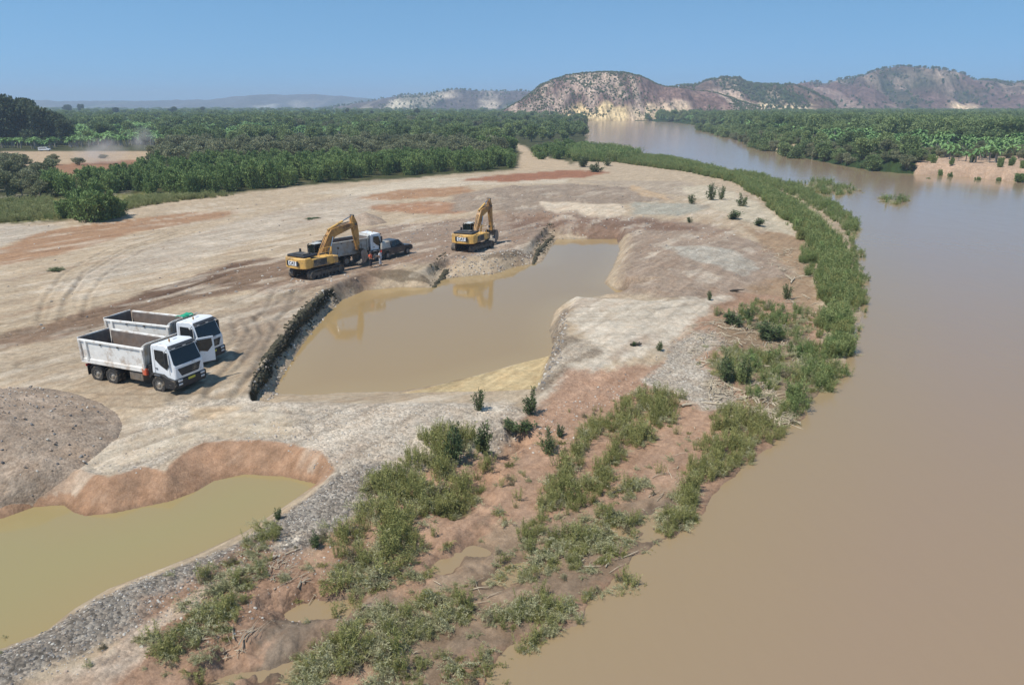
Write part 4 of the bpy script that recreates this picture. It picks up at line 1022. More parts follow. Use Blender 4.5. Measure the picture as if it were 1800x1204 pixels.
mass('drowned_reeds', [[(1290,300),(1330,308),(1410,332),(1480,365),(1512,400),(1500,420),(1470,392),(1400,350),(1330,325)], [(1490,400),(1512,450),(1522,520),(1512,600),(1480,660),(1440,700),(1470,640),(1505,560),(1500,460)]], WL, 3.2, S_cane + S_bent[:2], [.2, .2, .2, .05, .2, .15], .6, 1.1, 'half drowned olive reeds on the river side of the cane', 1.0, cut=-.1)
mass('river_cane', [[(1010,290),(1100,292),(1130,284),(1090,272),(1040,268),(1000,275)]], -1, 1.2, S_cane, [.2, .2, .2, .4], 1.4, 2.6, 'cane at the far tip of the dry bar', .8)
mass('bank_weeds', [C2, [(1240,655),(1300,625),(1440,600),(1440,690),(1330,700)], [(1260,560),(1330,530),(1420,540),(1440,600),(1380,600),(1300,570)]], -1, 2.6, S_bent + S_cane, [.12, .12, .1, .16, .14, .14, .1, .06, .06], .5, 1.0, 'mixed weeds between driftwood and river cane', .8, cut=-.05)
mass('drowned_reeds', [[(1380,325),(1450,320),(1520,338),(1470,345),(1400,338)], [(1545,348),(1590,350),(1600,366),(1560,360)], [(1440,350),(1500,395),(1495,420),(1460,385)]], WL, 1.1, S_bent + S_cane, [.1, .1, .1, .2, .1, .1, .1, .1, .1], .8, 1.5, 'thin flooded reeds standing in the river beyond the cane', 1.5, cut=0)
M_lf_grass = leaf_mat('pale_grass_leaves', (.20, .23, .075), (.42, .41, .19))
S_grass = make_protos([sprig_mesh('cane', 31 + i, M_lf_grass) for i in range(3)])
mass('dry_grass', [[(-60,400),(0,392),(105,386),(95,352),(0,356),(-60,358)], [(215,372),(330,352),(420,345),(330,345),(225,350)]], 0, 3.0, S_grass + S_cane[:1], [.3, .3, .3, .1], .45, .9, 'yellow green grass beside the thicket', .8)
# plantations, far woods and hill scrub
BP = make_protos([PROTO['banana'][i][1] for i in range(5)]); GT = make_protos([PROTO['green_tree'][i][1] for i in range(5)]); OT = make_protos([PROTO['olive_tree'][i][1] for i in range(5)]); WP = make_protos([PROTO['willow'][i][1] for i in range(3)])
def carpet(name, poly_px, zp, n, protos, probs, smin, smax, label, near_bias=1.6, xcl=()):
    w = PP(poly_px, zp)
    lo, hi = w.min(0), w.max(0)
    y = lo[1] * (hi[1] / lo[1]) ** g0.random(n * 3)             # log-uniform in distance
    u = g0.uniform(-1.05, 1.05, n * 3); x = u * y
    k = inside(w, x, y) & ~inside(river_w, x, y)
    for e in xcl: k &= ~inside(PP(e, zp), x, y)
    x, y = x[k][:n], y[k][:n]; z = terrain(x, y, False)
    s = g0.uniform(smin, smax, len(x)) * (1 + np.clip(y - 700, 0, 2500) / 1500)
    sc = np.stack([s, s, s / (1 + np.clip(y - 700, 0, 2500) / 1500)], 1)
    print(name, len(x))
    gn_scatter(name, np.stack([x, y, z - .2], 1), g0.uniform(0, 6.28, len(x)), sc, protos, g0.choice(len(protos), len(x), p=probs), kind='stuff', label=label)
carpet('banana_plantation', [(-300,246),(130,240),(500,234),(700,231),(760,224),(880,218),(1000,208),(1030,206),(1030,194),(-900,194),(-900,240)], 0, 13000, BP + GT, [.17] * 5 + [.03] * 5, 1.3, 2.0, 'banana plantation spreading to the far hills', xcl=())
carpet('banana_plantation', [(1395,240),(1600,250),(1900,262),(2300,280),(2300,205),(1500,200),(1150,207),(1250,219),(1320,228)], 2, 8000, BP + GT, [.12] * 5 + [.08] * 5, 1.1, 1.9, 'banana grove and trees covering the far bank')
carpet('far_woods', [(1020,212),(1150,214),(1250,219),(1400,214),(1600,214),(1900,216),(2300,220),(2300,197),(1500,196),(1100,201),(1000,207)], 1, 2600, GT + OT, [.15] * 5 + [.05] * 5, 1.1, 1.8, 'dark woods at the foot of the hills')
carpet('far_woods', [(560,236),(760,230),(900,222),(1000,220),(1025,224),(1028,212),(960,206),(700,212),(400,225)], 0, 1500, GT + OT, [.14] * 5 + [.06] * 5, 1.1, 1.7, 'trees filling the plain left of the river bend', xcl=())
carpet('undergrowth', [(-100,300),(150,300),(330,325),(600,302),(905,292),(900,262),(700,256),(500,258),(300,266),(100,300)], 0, 1500, OT + WP, [.14] * 5 + [.1] * 3, .35, .6, 'brown undergrowth between the thorn trees', xcl=CLEAR)
carpet('bank_undergrowth', [(1250,226),(1320,252),(1400,268),(1480,281),(1550,289),(1610,292),(1630,278),(1900,284),(1900,270),(1600,262),(1400,244),(1280,222)], 1.5, 1500, OT + GT, [.12] * 5 + [.08] * 5, .4, .7, 'undergrowth beneath the far bank trees', xcl=())
def hill_scrub(name, h, n, smin, smax, label, thr):
    i = g0.integers(0, h['X'].shape[0] - 1, n * 4); j = g0.integers(2, h['X'].shape[1] - 8, n * 4)
    fu, fv = g0.random(n * 4), g0.random(n * 4)
    def it(A): return (A[i, j] * (1 - fu) + A[i + 1, j] * fu) * (1 - fv) + (A[i, j + 1] * (1 - fu) + A[i + 1, j + 1] * fu) * fv
    x, y, z, nn, s_ = it(h['X']), it(h['Y']), it(h['Z']), it(h['n']), it(h['S'])
    k = (nn + .5 * (g0.random(n * 4) - .5) + .5 * sst(.75, 1.0, s_) > thr) & (z > 3)
    x, y, z = x[k][:n], y[k][:n], z[k][:n]
    gn_scatter(name, np.stack([x, y, z - .4], 1), g0.uniform(0, 6.28, len(x)), g0.uniform(smin, smax, len(x)), GT + OT, g0.choice(10, len(x), p=[.08] * 5 + [.12] * 5), kind='stuff', label=label)
hill_scrub('hill_scrub', hA, 5000, .2, .5, 'scrub dotted over the pale eroded hill', -.05)
hill_scrub('hill_scrub', hB, 1700, .5, 1.1, 'scrub on the green topped middle hill', -.02)
hill_scrub('hill_scrub', hC, 1500, .5, 1.3, 'scrub covering the purple brown hill at the right', .12)
hill_scrub('hill_scrub', hL, 600, .6, 1.4, 'scrub on the low far hills left of the big hill', .0)

# ---------------------------------------------------------------- mesh builder for made things
class MB:
    def __init__(s): s.v = []; s.f = []
    def add(s, V, F):
        o = len(s.v); s.v += [tuple(map(float, p)) for p in V]; s.f += [tuple(i + o for i in q) for q in F]; return s
    def box(s, x0, x1, y0, y1, z0, z1):
        V = [(x, y, z) for z in (z0, z1) for y in (y0, y1) for x in (x0, x1)]
        return s.add(V, [(0, 2, 3, 1), (4, 5, 7, 6), (0, 1, 5, 4), (2, 6, 7, 3), (0, 4, 6, 2), (1, 3, 7, 5)])
    def hexa(s, b, t):
        """b, t: four bottom and four top corners, counter-clockwise from above"""
        return s.add(list(b) + list(t), [(3, 2, 1, 0), (4, 5, 6, 7)] + [(i, (i + 1) % 4, 4 + (i + 1) % 4, 4 + i) for i in range(4)])
    def prism(s, pr, y0, y1):
        """pr: outline in x, z"""
        n = len(pr)
        V = [(x, y0, z) for x, z in pr] + [(x, y1, z) for x, z in pr]
        F = [tuple(range(n)), tuple(range(2 * n - 1, n - 1, -1))] + [(i, i + n, (i + 1) % n + n, (i + 1) % n) for i in range(n)]
        return s.add(V, F)
    def prismz(s, pr, z0, z1):
        n = len(pr)
        V = [(x, y, z0) for x, y in pr] + [(x, y, z1) for x, y in pr]
        F = [tuple(range(n - 1, -1, -1)), tuple(range(n, 2 * n))] + [(i, (i + 1) % n, (i + 1) % n + n, i + n) for i in range(n)]
        return s.add(V, F)
    def prismx(s, pr, x0, x1):
        n = len(pr)
        V = [(x0, y, z) for y, z in pr] + [(x1, y, z) for y, z in pr]
        F = [tuple(range(n - 1, -1, -1)), tuple(range(n, 2 * n))] + [(i, (i + 1) % n, (i + 1) % n + n, i + n) for i in range(n)]
        return s.add(V, F)
    def tube(s, p0, p1, r0, r1=None, n=12):
        r1 = r0 if r1 is None else r1
        V, F = tube_arrays([p0, p1], [r0, r1], n)
        F = [tuple(q) for q in F] + [tuple(range(n)), tuple(range(2 * n - 1, n - 1, -1))]
        return s.add(V, F)
    def path(s, pts, r, n=8):
        V, F = tube_arrays(pts, [r] * len(pts), n); return s.add(V, [tuple(q) for q in F])
    def ring(s, c, ro, ri, y0, y1, n=24):
        """wheel-like ring about the y axis"""
        V, F = [], []
        for k in range(n):
            a = 2 * math.pi * k / n; ca, sa = math.cos(a), math.sin(a)
            for (r, y) in ((ro * .965, y0), (ro, y0 + (y1 - y0) * .15), (ro, y1 - (y1 - y0) * .15), (ro * .965, y1), (ri, y1), (ri, y0)):
                V.append((c[0] + r * ca, c[1] + y, c[2] + r * sa))
        m = 6
        for k in range(n):
            for j in range(m):
                F.append((k * m + j, k * m + (j + 1) % m, ((k + 1) % n) * m + (j + 1) % m, ((k + 1) % n) * m + j))
        return s.add(V, F)
    def build(s, name, m, parent=None, bevel=0.012, smooth=False, label=None, fix=True):
        me = bpy.data.meshes.new(name); me.from_pydata(s.v, [], s.f)
        me.materials.append(m)
        if fix:
            import bmesh
            bm = bmesh.new(); bm.from_mesh(me); bmesh.ops.recalc_face_normals(bm, faces=bm.faces); bm.to_mesh(me); bm.free()
        if smooth: me.polygons.foreach_set('use_smooth', [True] * len(me.polygons))
        me.update()
        o = link(name, me, parent, label=label)
        if bevel > 0:
            b = o.modifiers.new('bevel', 'BEVEL'); b.width = bevel; b.segments = 1; b.limit_method = 'ANGLE'; b.angle_limit = .6
        return o

DUST = tuple(lin(176, 158, 134) * .75)
M_white = mat('white_truck_paint', (.76, .77, .78), .35, var=.02, dirt=DUST, dirt_amt=.02)
M_body = mat('dump_body_paint', (.78, .75, .70), .55, var=.08, dirt=tuple(lin(196, 174, 152) * .78), dirt_amt=.38)
M_bodyin = mat('worn_dump_interior', (.17, .135, .115), .8, var=.3, dirt=tuple(lin(140, 118, 102) * .7), dirt_amt=.4)
M_bodygrey = mat('grey_paint_and_wall_shade', (.42, .42, .40), .6, var=.12, dirt=DUST, dirt_amt=.5)
M_black = mat('black_plastic', (.022, .022, .024), .55, var=.2, dirt=DUST, dirt_amt=.05)
M_chassis = mat('dusty_chassis', (.06, .056, .052), .7, var=.3, dirt=DUST, dirt_amt=.3)
M_tyre = mat('dusty_tyre', (.035, .033, .031), .9, var=.25, dirt=DUST, dirt_amt=.3, dscale=4)
M_rim = mat('steel_rim', (.38, .37, .35), .5, .4, var=.15, dirt=DUST, dirt_amt=.4)
M_glass = mat('dark_glass', (.012, .017, .02), .06, spec=.6)
M_lamp = mat('lamp_glass', (.6, .6, .6), .1)
M_red = mat('red_lamp', (.55, .03, .02), .3)
M_orange = mat('orange_red_paint', (.62, .10, .04), .5, dirt=DUST, dirt_amt=.2)
M_amber = mat('amber_beacon', (.45, .22, .05), .3)
M_greencloth = mat('green_cloth', (.01, .30, .17), .8)
M_plate = mat('yellow_plate', (.55, .50, .06), .5)
M_catyellow = mat('machine_yellow', (.70, .41, .11), .5, var=.08, dirt=tuple(lin(160, 132, 96) * .8), dirt_amt=.42)
M_catboom = mat('brown_boom_yellow', (.50, .26, .07), .5, var=.15, dirt=tuple(lin(120, 84, 56) * .8), dirt_amt=.5)  # browner, darker yellow than the body
M_catpale = mat('sun_faded_yellow', (.72, .50, .20), .55, var=.1)
M_steel = mat('worn_steel', (.22, .20, .18), .5, .5, var=.3, dirt=DUST, dirt_amt=.35)
M_track = mat('muddy_track_steel', (.09, .08, .07), .75, .2, var=.4, dirt=tuple(lin(150, 134, 116) * .7), dirt_amt=.45, dscale=2.5)
M_chrome = mat('cylinder_rod', (.5, .5, .5), .25, .9)
M_seat = mat('grey_cab_fabric', (.12, .12, .13), .9)

def wheel(parent, x, y, r, w, side, dual=False, name='wheel'):
    """side -1: outer face towards -y"""
    e = empty(name, (x, y, r)); e.parent = parent
    t = MB(); t.ring((0, 0, 0), r, r * .56, -w / 2, w / 2, 28)
    # lugs
    for k in range(28):
        a = 2 * math.pi * k / 28; ca, sa = math.cos(a), math.sin(a)
        t.tube((ca * r * 1.0, -w * .42, sa * r * 1.0), (ca * r * 1.0, w * .42, sa * r * 1.0), .014, n=4)
    t.build('tyre', M_tyre, e, bevel=0)
    m = MB(); yo = side * w * (.30 if not dual else .12)
    m.ring((0, 0, 0), r * .58, r * .5, -w * .45, w * .45, 20)
    m.tube((0, yo - side * .03, 0), (0, yo, 0), r * .52, n=20)
    hub = side * w * (.5 if not dual else .42)
    m.tube((0, yo, 0), (0, hub, 0), r * .25, r * .17, 12)
    for k in range(10):
        a = 2 * math.pi * k / 10
        m.tube((math.cos(a) * r * .36, yo, math.sin(a) * r * .36), (math.cos(a) * r * .36, yo + side * .04, math.sin(a) * r * .36), .018, n=5)
    m.build('rim', M_rim, e, bevel=0)
    return e

def dump_truck(x, y, z, rz, label, body_mat=None, green=False, open_door=False, red_box=True, group=None):
    bmat = body_mat or M_body
    t = empty('dump_truck', (x, y, z), rz, label=label, cat='dump truck', group=group)
    # chassis
    c = MB()
    for s in (-1, 1): c.box(-3.75, 3.3, s * .43 - .05, s * .43 + .05, .82, 1.10)
    for q in (-3.6, -2.0, -.6, .6, 1.6): c.box(q - .06, q + .06, -.38, .38, .86, 1.06)
    for q in (2.6, -1.35, -2.67): c.tube((q, -1.0, .52), (q, 1.0, .52), .09, n=8); c.box(q - .22, q + .22, -.24, .24, .34, .74)
    c.box(-2.9, -1.1, -.72, -.5, .60, .78); c.box(-2.9, -1.1, .5, .72, .60, .78)
    c.box(2.0, 3.4, -.5, .5, .7, 1.2)
    c.build('chassis', M_chassis, t)
    for q in (2.6,):
        for s in (-1, 1): wheel(t, q, s * 1.08, .53, .31, s)
    for q in (-1.35, -2.67):
        for s in (-1, 1):
            wheel(t, q, s * 1.10, .52, .28, s, True); wheel(t, q, s * .78, .52, .28, s, True, 'inner_wheel')
    # mudguards
    for s in (-1, 1):
        for q in (-1.35, -2.67):
            m = MB(); pts = [(q + .62 * math.cos(a), .52 + .62 * math.sin(a)) for a in np.linspace(.35, math.pi - .35, 9)]
            for i in range(8):
                (x0, z0), (x1, z1) = pts[i], pts[i + 1]
                m.hexa([(x0, s * 1.26, z0), (x0, s * .62, z0), (x1, s * .62, z1), (x1, s * 1.26, z1)], [(x0, s * 1.26, z0 + .03), (x0, s * .62, z0 + .03), (x1, s * .62, z1 + .03), (x1, s * 1.26, z1 + .03)])
            m.build('mudguard', M_black, t, bevel=0)
        m = MB(); m.box(-3.5, -3.47, s * .62 - (.0 if s > 0 else .6), s * .62 + (.6 if s > 0 else .0), .35, 1.0); m.build('mud_flap', M_black, t)
    m = MB(); m.box(.15, 1.25, -1.15, -.55, .55, 1.08); m.box(.28, .34, -1.17, -.53, .53, 1.10); m.box(1.02, 1.08, -1.17, -.53, .53, 1.10); m.build('fuel_tank', M_steel, t, .05)
    m = MB(); m.box(.1, .95, .55, 1.12, .55, 1.05); m.build('battery_box', M_black, t)
    m = MB(); m.box(1.84, 2.08, .5, .95, .9, 2.3); m.tube((1.96, .72, 2.3), (1.96, .72, 2.75), .06); m.build('air_intake', M_black, t)
    m = MB(); m.box(1.72, 2.02, -1.1, -.7, .85, 1.7); m.build('side_locker', M_black, t)
    if red_box:
        m = MB(); m.box(1.40, 1.74, -1.28, -.98, 1.02, 1.46); m.build('toolbox', M_orange, t, .03)
    # ---- cab
    X0, X1 = 2.12, 3.95
    cab = MB()
    prof = [(X0, 1.05), (X0, 2.92), (X0 + .12, 3.06), (3.30, 3.12), (3.52, 3.02), (3.90, 1.96), (4.0, 1.80), (4.04, 1.05), (3.98, .96), (3.3, .96), (3.2, 1.05)]
    cab.prism(prof, -1.15, 1.15)
    # narrow the roof corners
    for i, p in enumerate(cab.v):
        if p[2] > 2.9: cab.v[i] = (p[0], p[1] * .93, p[2])
    co = cab.build('cab', M_white, t, .06)
    # wheel arch and lower skirt
    for s in (-1, 1):
        m = MB(); m.prism([(2.06, 1.12), (2.06, .92), (2.09, .92), (2.16, 1.07), (2.38, 1.22), (2.82, 1.22), (3.06, 1.07), (3.18, .82), (3.2, .42), (3.98, .42), (4.06, .6), (4.06, .98), (3.4, 1.10), (3.1, 1.26), (2.2, 1.28)], s * 1.19 - .10, s * 1.19 + .06)
        m.build('wheel_arch', M_black, t, .02)
    m = MB(); m.hexa([(3.85, -1.2, .42), (4.10, -1.1, .42), (4.10, 1.1, .42), (3.85, 1.2, .42)], [(3.85, -1.2, .98), (4.08, -1.1, .98), (4.08, 1.1, .98), (3.85, 1.2, .98)]); m.build('bumper', M_black, t, .04)
    for s in (-1, 1):
        m = MB(); m.box(4.08, 4.13, s * .90 - .17, s * .90 + .17, .84, .98); m.box(4.08, 4.13, s * .90 - .15, s * .90 + .15, .62, .74); m.build('headlight', M_lamp, t, .02)
        m = MB(); m.box(3.5, 3.72, s * 1.27 - .02, s * 1.27 + .02, .64, .70); m.box(3.35, 3.75, s * 1.262 - .02, s * 1.262 + .02, .46, .52); m.build('step', M_rim, t, .01)
        # door outline with its window
        d = MB()
        y0 = s * 1.155
        if not (open_door and s > 0):
            # window: slanting lower edge as on the photo
            for i, zz in enumerate([0]):
                pr = [(2.50, 2.16), (2.52, 2.78), (3.22, 2.76), (3.56, 1.84), (3.36, 1.58), (2.86, 1.84)]
                d.prism(pr, y0 - .012, y0 + .012)
            w = d.build('door_window', M_glass, t, .0)
        m = MB(); m.box(2.46, 2.62, s * 1.17 - .02, s * 1.17 + .02, 1.56, 1.61); m.build('door_handle', M_black, t, .0)
        # door seams as dark recess strips
        m = MB(); m.box(2.40, 2.414, y0 - .004, y0 + .004, 1.25, 2.9); m.box(3.58, 3.594, y0 - .004, y0 + .004, 1.25, 1.80); m.build('door_seam', M_black, t, .0)
        m = MB(); m.box(3.50, 3.60, s * 1.30 - .11, s * 1.30 + .11, 2.0, 2.7); m.path([(3.45, s * 1.05, 2.85), (3.55, s * 1.3, 2.8), (3.55, s * 1.3, 2.5)], .02); m.build('mirror', M_black, t, .03)
        m = MB(); m.box(3.93, 4.035, s * 1.02 - .10, s * 1.02 + .10, 1.22, 1.72); m.build('corner_deflector', M_white, t, .02)
    m = MB(); m.hexa([(3.925, -1.09, 1.90), (3.975, -1.02, 1.84), (3.975, 1.02, 1.84), (3.925, 1.09, 1.90)], [(3.50, -1.05, 2.94), (3.535, -1.0, 2.96), (3.535, 1.0, 2.96), (3.50, 1.05, 2.94)])
    m.build('windscreen', M_glass, t, .0)
    m = MB(); m.hexa([(3.52, -1.05, 2.90), (3.80, -1.0, 2.86), (3.80, 1.0, 2.86), (3.52, 1.05, 2.90)], [(3.42, -1.02, 3.05), (3.78, -.98, 2.96), (3.78, .98, 2.96), (3.42, 1.02, 3.05)]); m.build('sun_visor', M_black, t, .02)
    m = MB()
    for yy in (-.85, 0, .85): m.box(3.79, 3.815, yy - .12, yy + .12, 2.88, 2.93)
    m.build('marker_lamp', M_lamp, t, .0)
    # grille: dark trapezoid with bars
    m = MB(); m.hexa([(3.99, -.72, 1.16), (4.06, -.66, 1.16), (4.06, .66, 1.16), (3.99, .72, 1.16)], [(3.94, -.98, 1.66), (4.03, -.92, 1.64), (4.03, .92, 1.64), (3.94, .98, 1.66)]); g_ = m.build('grille', M_black, t, .01)
    m = MB()
    for zz in (1.33, 1.46, 1.59): m.box(4.0, 4.05, -.72 - (zz - 1.3) * .3, .72 + (zz - 1.3) * .3, zz - .015, zz + .015)
    m.build('grille_bar', M_chassis, g_, .0)
    for s in (-1, 1):
        m = MB(); m.path([(3.87, s * .25, 2.0), (3.72, s * .05, 2.38)], .012, 5); m.build('wiper', M_black, t, .0)
    m = MB(); m.box(4.10, 4.115, -.28, .28, .80, .94); m.build('number_plate', M_plate, t, .0)
    m = MB(); m.tube((3.0, -.35, 3.10), (3.0, -.35, 3.20), .04); m.tube((3.0, -.35, 3.18), (3.0, -.35, 3.30), .06, .04); m.build('beacon', M_amber, t, .0)
    m = MB(); m.box(2.5, 2.8, .1, .45, 3.09, 3.15); m.build('roof_hatch', M_white, t, .02)
    if open_door:
        d = MB(); pr = [(0, .16), (0, 1.70), (.2, 1.80), (1.2, 1.78), (1.22, .85), (1.2, .16)]
        dd = d.prism([(a, b + 1.12) for a, b in pr], -.03, .03).build('open_door', M_white, t, .01, label='open cab door on the far side of the truck')
        dd.location = (3.45, 1.18, 0); dd.rotation_euler = (0, 0, math.radians(66))
        w = MB(); w.prism([(.16, 1.12 + .98), (.16, 2.80), (1.06, 2.78), (1.1, 2.30), (.75, 1.95)], -.045, .045).build('door_window', M_glass, dd, .0)
    # ---- dump body
    bx0, bx1 = -3.85, 1.80
    zb, zt = 1.32, 2.72
    # floor and walls of plate, with ribs
    m = MB(); m.box(bx0, bx1, -1.12, 1.12, zb, zb + .10); m.box(bx0 + .1, bx1 - .1, -.6, .6, zb - .16, zb); m.build('bed_floor', M_bodyin, t)
    for s in (-1, 1):
        m = MB(); m.hexa([(bx0, s * 1.14 - .03, zb), (bx1 - .25, s * 1.14 - .03, zb), (bx1 - .25, s * 1.14 + .03, zb), (bx0, s * 1.14 + .03, zb)],
                         [(bx0, s * 1.20 - .03, zt), (bx1 - .05, s * 1.20 - .03, zt), (bx1 - .05, s * 1.20 + .03, zt), (bx0, s * 1.20 + .03, zt)])
        sp = m.build('side_panel', bmat, t)
        m = MB(); m.hexa([(bx0 + .06, s * 1.085 - .012, zb + .1), (bx1 - .3, s * 1.085 - .012, zb + .1), (bx1 - .3, s * 1.085 + .012, zb + .1), (bx0 + .06, s * 1.085 + .012, zb + .1)],
                         [(bx0 + .06, s * 1.155 - .012, zt - .04), (bx1 - .2, s * 1.155 - .012, zt - .04), (bx1 - .2, s * 1.155 + .012, zt - .04), (bx0 + .06, s * 1.155 + .012, zt - .04)]); m.build('inner_lining', M_bodyin, sp, 0)
        m = MB(); m.box(bx0, bx1 - .02, s * 1.24 - .07, s * 1.24 + .07, zt - .10, zt + .06); m.build('top_rail', bmat, t, .03)
        m = MB(); m.hexa([(bx0 - .05, s * 1.16 - .08, zb - .14), (bx1 - .35, s * 1.16 - .08, zb - .14), (bx1 - .35, s * 1.16 + .10, zb - .14), (bx0 - .05, s * 1.16 + .10, zb - .14)],
                         [(bx0 - .05, s * 1.16 - .08, zb + .16), (bx1 - .30, s * 1.16 - .08, zb + .16), (bx1 - .30, s * 1.16 + .02, zb + .16), (bx0 - .05, s * 1.16 + .02, zb + .16)]); m.build('bottom_rail', bmat, t, .02)
        for q in (bx0 + .06, bx0 + .62, bx1 - .22):
            m = MB(); m.hexa([(q - .09, s * 1.22 - .06, zb + .05), (q + .09, s * 1.22 - .06, zb + .05), (q + .09, s * 1.22 + .06, zb + .05), (q - .09, s * 1.22 + .06, zb + .05)],
                             [(q - .09, s * 1.27 - .06, zt), (q + .09, s * 1.27 - .06, zt), (q + .09, s * 1.27 + .06, zt), (q - .09, s * 1.27 + .06, zt)]); m.build('post', bmat, t, .015)
        for q in (bx0 + 1.9, bx0 + 3.4):
            m = MB(); m.box(q - .07, q + .07, s * 1.255 - .03, s * 1.255 + .03, zt - .2, zt - .12); m.build('tarp_hook', M_chassis, t, .0)
    m = MB(); m.hexa([(bx1 - .30, -1.14, zb), (bx1 - .24, -1.14, zb), (bx1 - .24, 1.14, zb), (bx1 - .30, 1.14, zb)], [(bx1 - .06, -1.20, 2.95), (bx1, -1.20, 2.95), (bx1, 1.20, 2.95), (bx1 - .06, 1.20, 2.95)])
    fw = m.build('front_wall', M_bodygrey if body_mat is None else bmat, t)  # on white beds the grey puts shade into front wall and ribs
    m = MB()
    for yy in (-.9, -.45, 0, .45, .9): m.hexa([(bx1 - .24, yy - .05, zb), (bx1 - .16, yy - .05, zb), (bx1 - .16, yy + .05, zb), (bx1 - .24, yy + .05, zb)], [(bx1, yy - .05, 2.9), (bx1 + .08, yy - .05, 2.9), (bx1 + .08, yy + .05, 2.9), (bx1, yy + .05, 2.9)])
    m.build('rib', M_bodygrey, fw, .0)
    m = MB(); m.hexa([(bx1 - .12, -1.28, 2.86), (bx1 + .24, -1.22, 3.10), (bx1 + .24, 1.22, 3.10), (bx1 - .12, 1.28, 2.86)], [(bx1 - .12, -1.28, 2.94), (bx1 + .24, -1.22, 3.16), (bx1 + .24, 1.22, 3.16), (bx1 - .12, 1.28, 2.94)]); m.build('cab_guard', bmat, t, .02)
    for s in (-1, 1):
        m = MB(); m.prism([(bx1 - .45, zt - .05), (bx1 - .05, zt - .05), (bx1 + .02, 2.92), (bx1 - .12, 2.92)], s * 1.22 - .04, s * 1.22 + .04); m.build('gusset', bmat, t, .01)
    m = MB(); m.hexa([(bx0 - .10, -1.16, zb - .04), (bx0 - .03, -1.16, zb - .04), (bx0 - .03, 1.16, zb - .04), (bx0 - .10, 1.16, zb - .04)], [(bx0 - .18, -1.2, zt + .12), (bx0 - .10, -1.2, zt + .12), (bx0 - .10, 1.2, zt + .12), (bx0 - .18, 1.2, zt + .12)]); tg = m.build('tailgate', bmat, t)
    m = MB()
    for yy in (-.8, -.25, .25, .8): m.hexa([(bx0 - .17, yy - .05, zb), (bx0 - .10, yy - .05, zb), (bx0 - .10, yy + .05, zb), (bx0 - .17, yy + .05, zb)], [(bx0 - .25, yy - .05, zt), (bx0 - .18, yy - .05, zt), (bx0 - .18, yy + .05, zt), (bx0 - .25, yy + .05, zt)])
    m.build('rib', bmat, tg, .0)
    m = MB(); m.hexa([(bx0 - .06, -1.13, zb), (bx0 - .02, -1.13, zb), (bx0 - .02, 1.13, zb), (bx0 - .06, 1.13, zb)], [(bx0 - .09, -1.15, zt + .05), (bx0 - .06, -1.15, zt + .05), (bx0 - .06, 1.15, zt + .05), (bx0 - .09, 1.15, zt + .05)]); m.build('inner_lining', M_bodyin, tg, 0)
    m = MB(); m.hexa([(bx1 - .34, -1.12, zb + .1), (bx1 - .31, -1.12, zb + .1), (bx1 - .31, 1.12, zb + .1), (bx1 - .34, 1.12, zb + .1)], [(bx1 - .12, -1.15, 2.84), (bx1 - .09, -1.15, 2.84), (bx1 - .09, 1.15, 2.84), (bx1 - .12, 1.15, 2.84)]); m.build('inner_lining', M_bodyin, fw, 0)
    for s in (-1, 1):
        m = MB(); m.box(-3.86, -3.80, s * .85 - .18, s * .85 + .18, .84, .98); m.build('tail_light', M_red, t, .0)
    return t

def grid_cloth(c, lx, ly, seed):
    n, m_ = 14, 20
    u, v = np.meshgrid(np.linspace(-.5, .5, n), np.linspace(-.5, .5, m_), indexing='ij')
    x = u * lx; y = v * ly; z = .09 * fbm(u * 5 + 3, v * 6, 3, seed) + .07 - .30 * np.clip(np.abs(u) * 2 - .62, 0, 1) ** 1.2 * (1) + .05
    V = np.stack([x, y, z], -1).reshape(-1, 3); q = np.arange(n * m_).reshape(n, m_)
    F = np.stack([q[:-1, :-1], q[1:, :-1], q[1:, 1:], q[:-1, 1:]], -1).reshape(-1, 4)
    return mesh_np('folded_tarp', V, F, M_greencloth, smooth=True)

def heading(deg): return math.radians(deg)
def ground_z(x, y): return float(terrain([x], [y])[0])
TR = dict(group='dump trucks at the river bar')
t1 = dump_truck(-23.69, 46.60, 0, heading(-22.9), 'near white dump truck, empty bed, dark windscreen and far cab door open', open_door=True, **TR)
t2 = dump_truck(-24.35, 51.55, 0, heading(-19), 'second white dump truck parked just behind, green tarp on its headboard', red_box=False, **TR)
t3 = dump_truck(*P(616, 462), 0, heading(48), 'grey bodied white cab dump truck half hidden by the left excavator', body_mat=M_bodygrey, red_box=False, **TR)
tc = link('folded_tarp', grid_cloth(None, .75, 1.0, 4), None, label='green tarp folded over the headboard of the second truck', cat='tarp')
hx, hy = 1.72, .25
ca, sa = math.cos(heading(-19)), math.sin(heading(-19))
tc.location = (t2.location.x + hx * ca - hy * sa, t2.location.y + hx * sa + hy * ca, 3.08); tc.rotation_euler = (0, 0, heading(-19))
sl = tc.modifiers.new('thickness', 'SOLIDIFY'); sl.thickness = .02

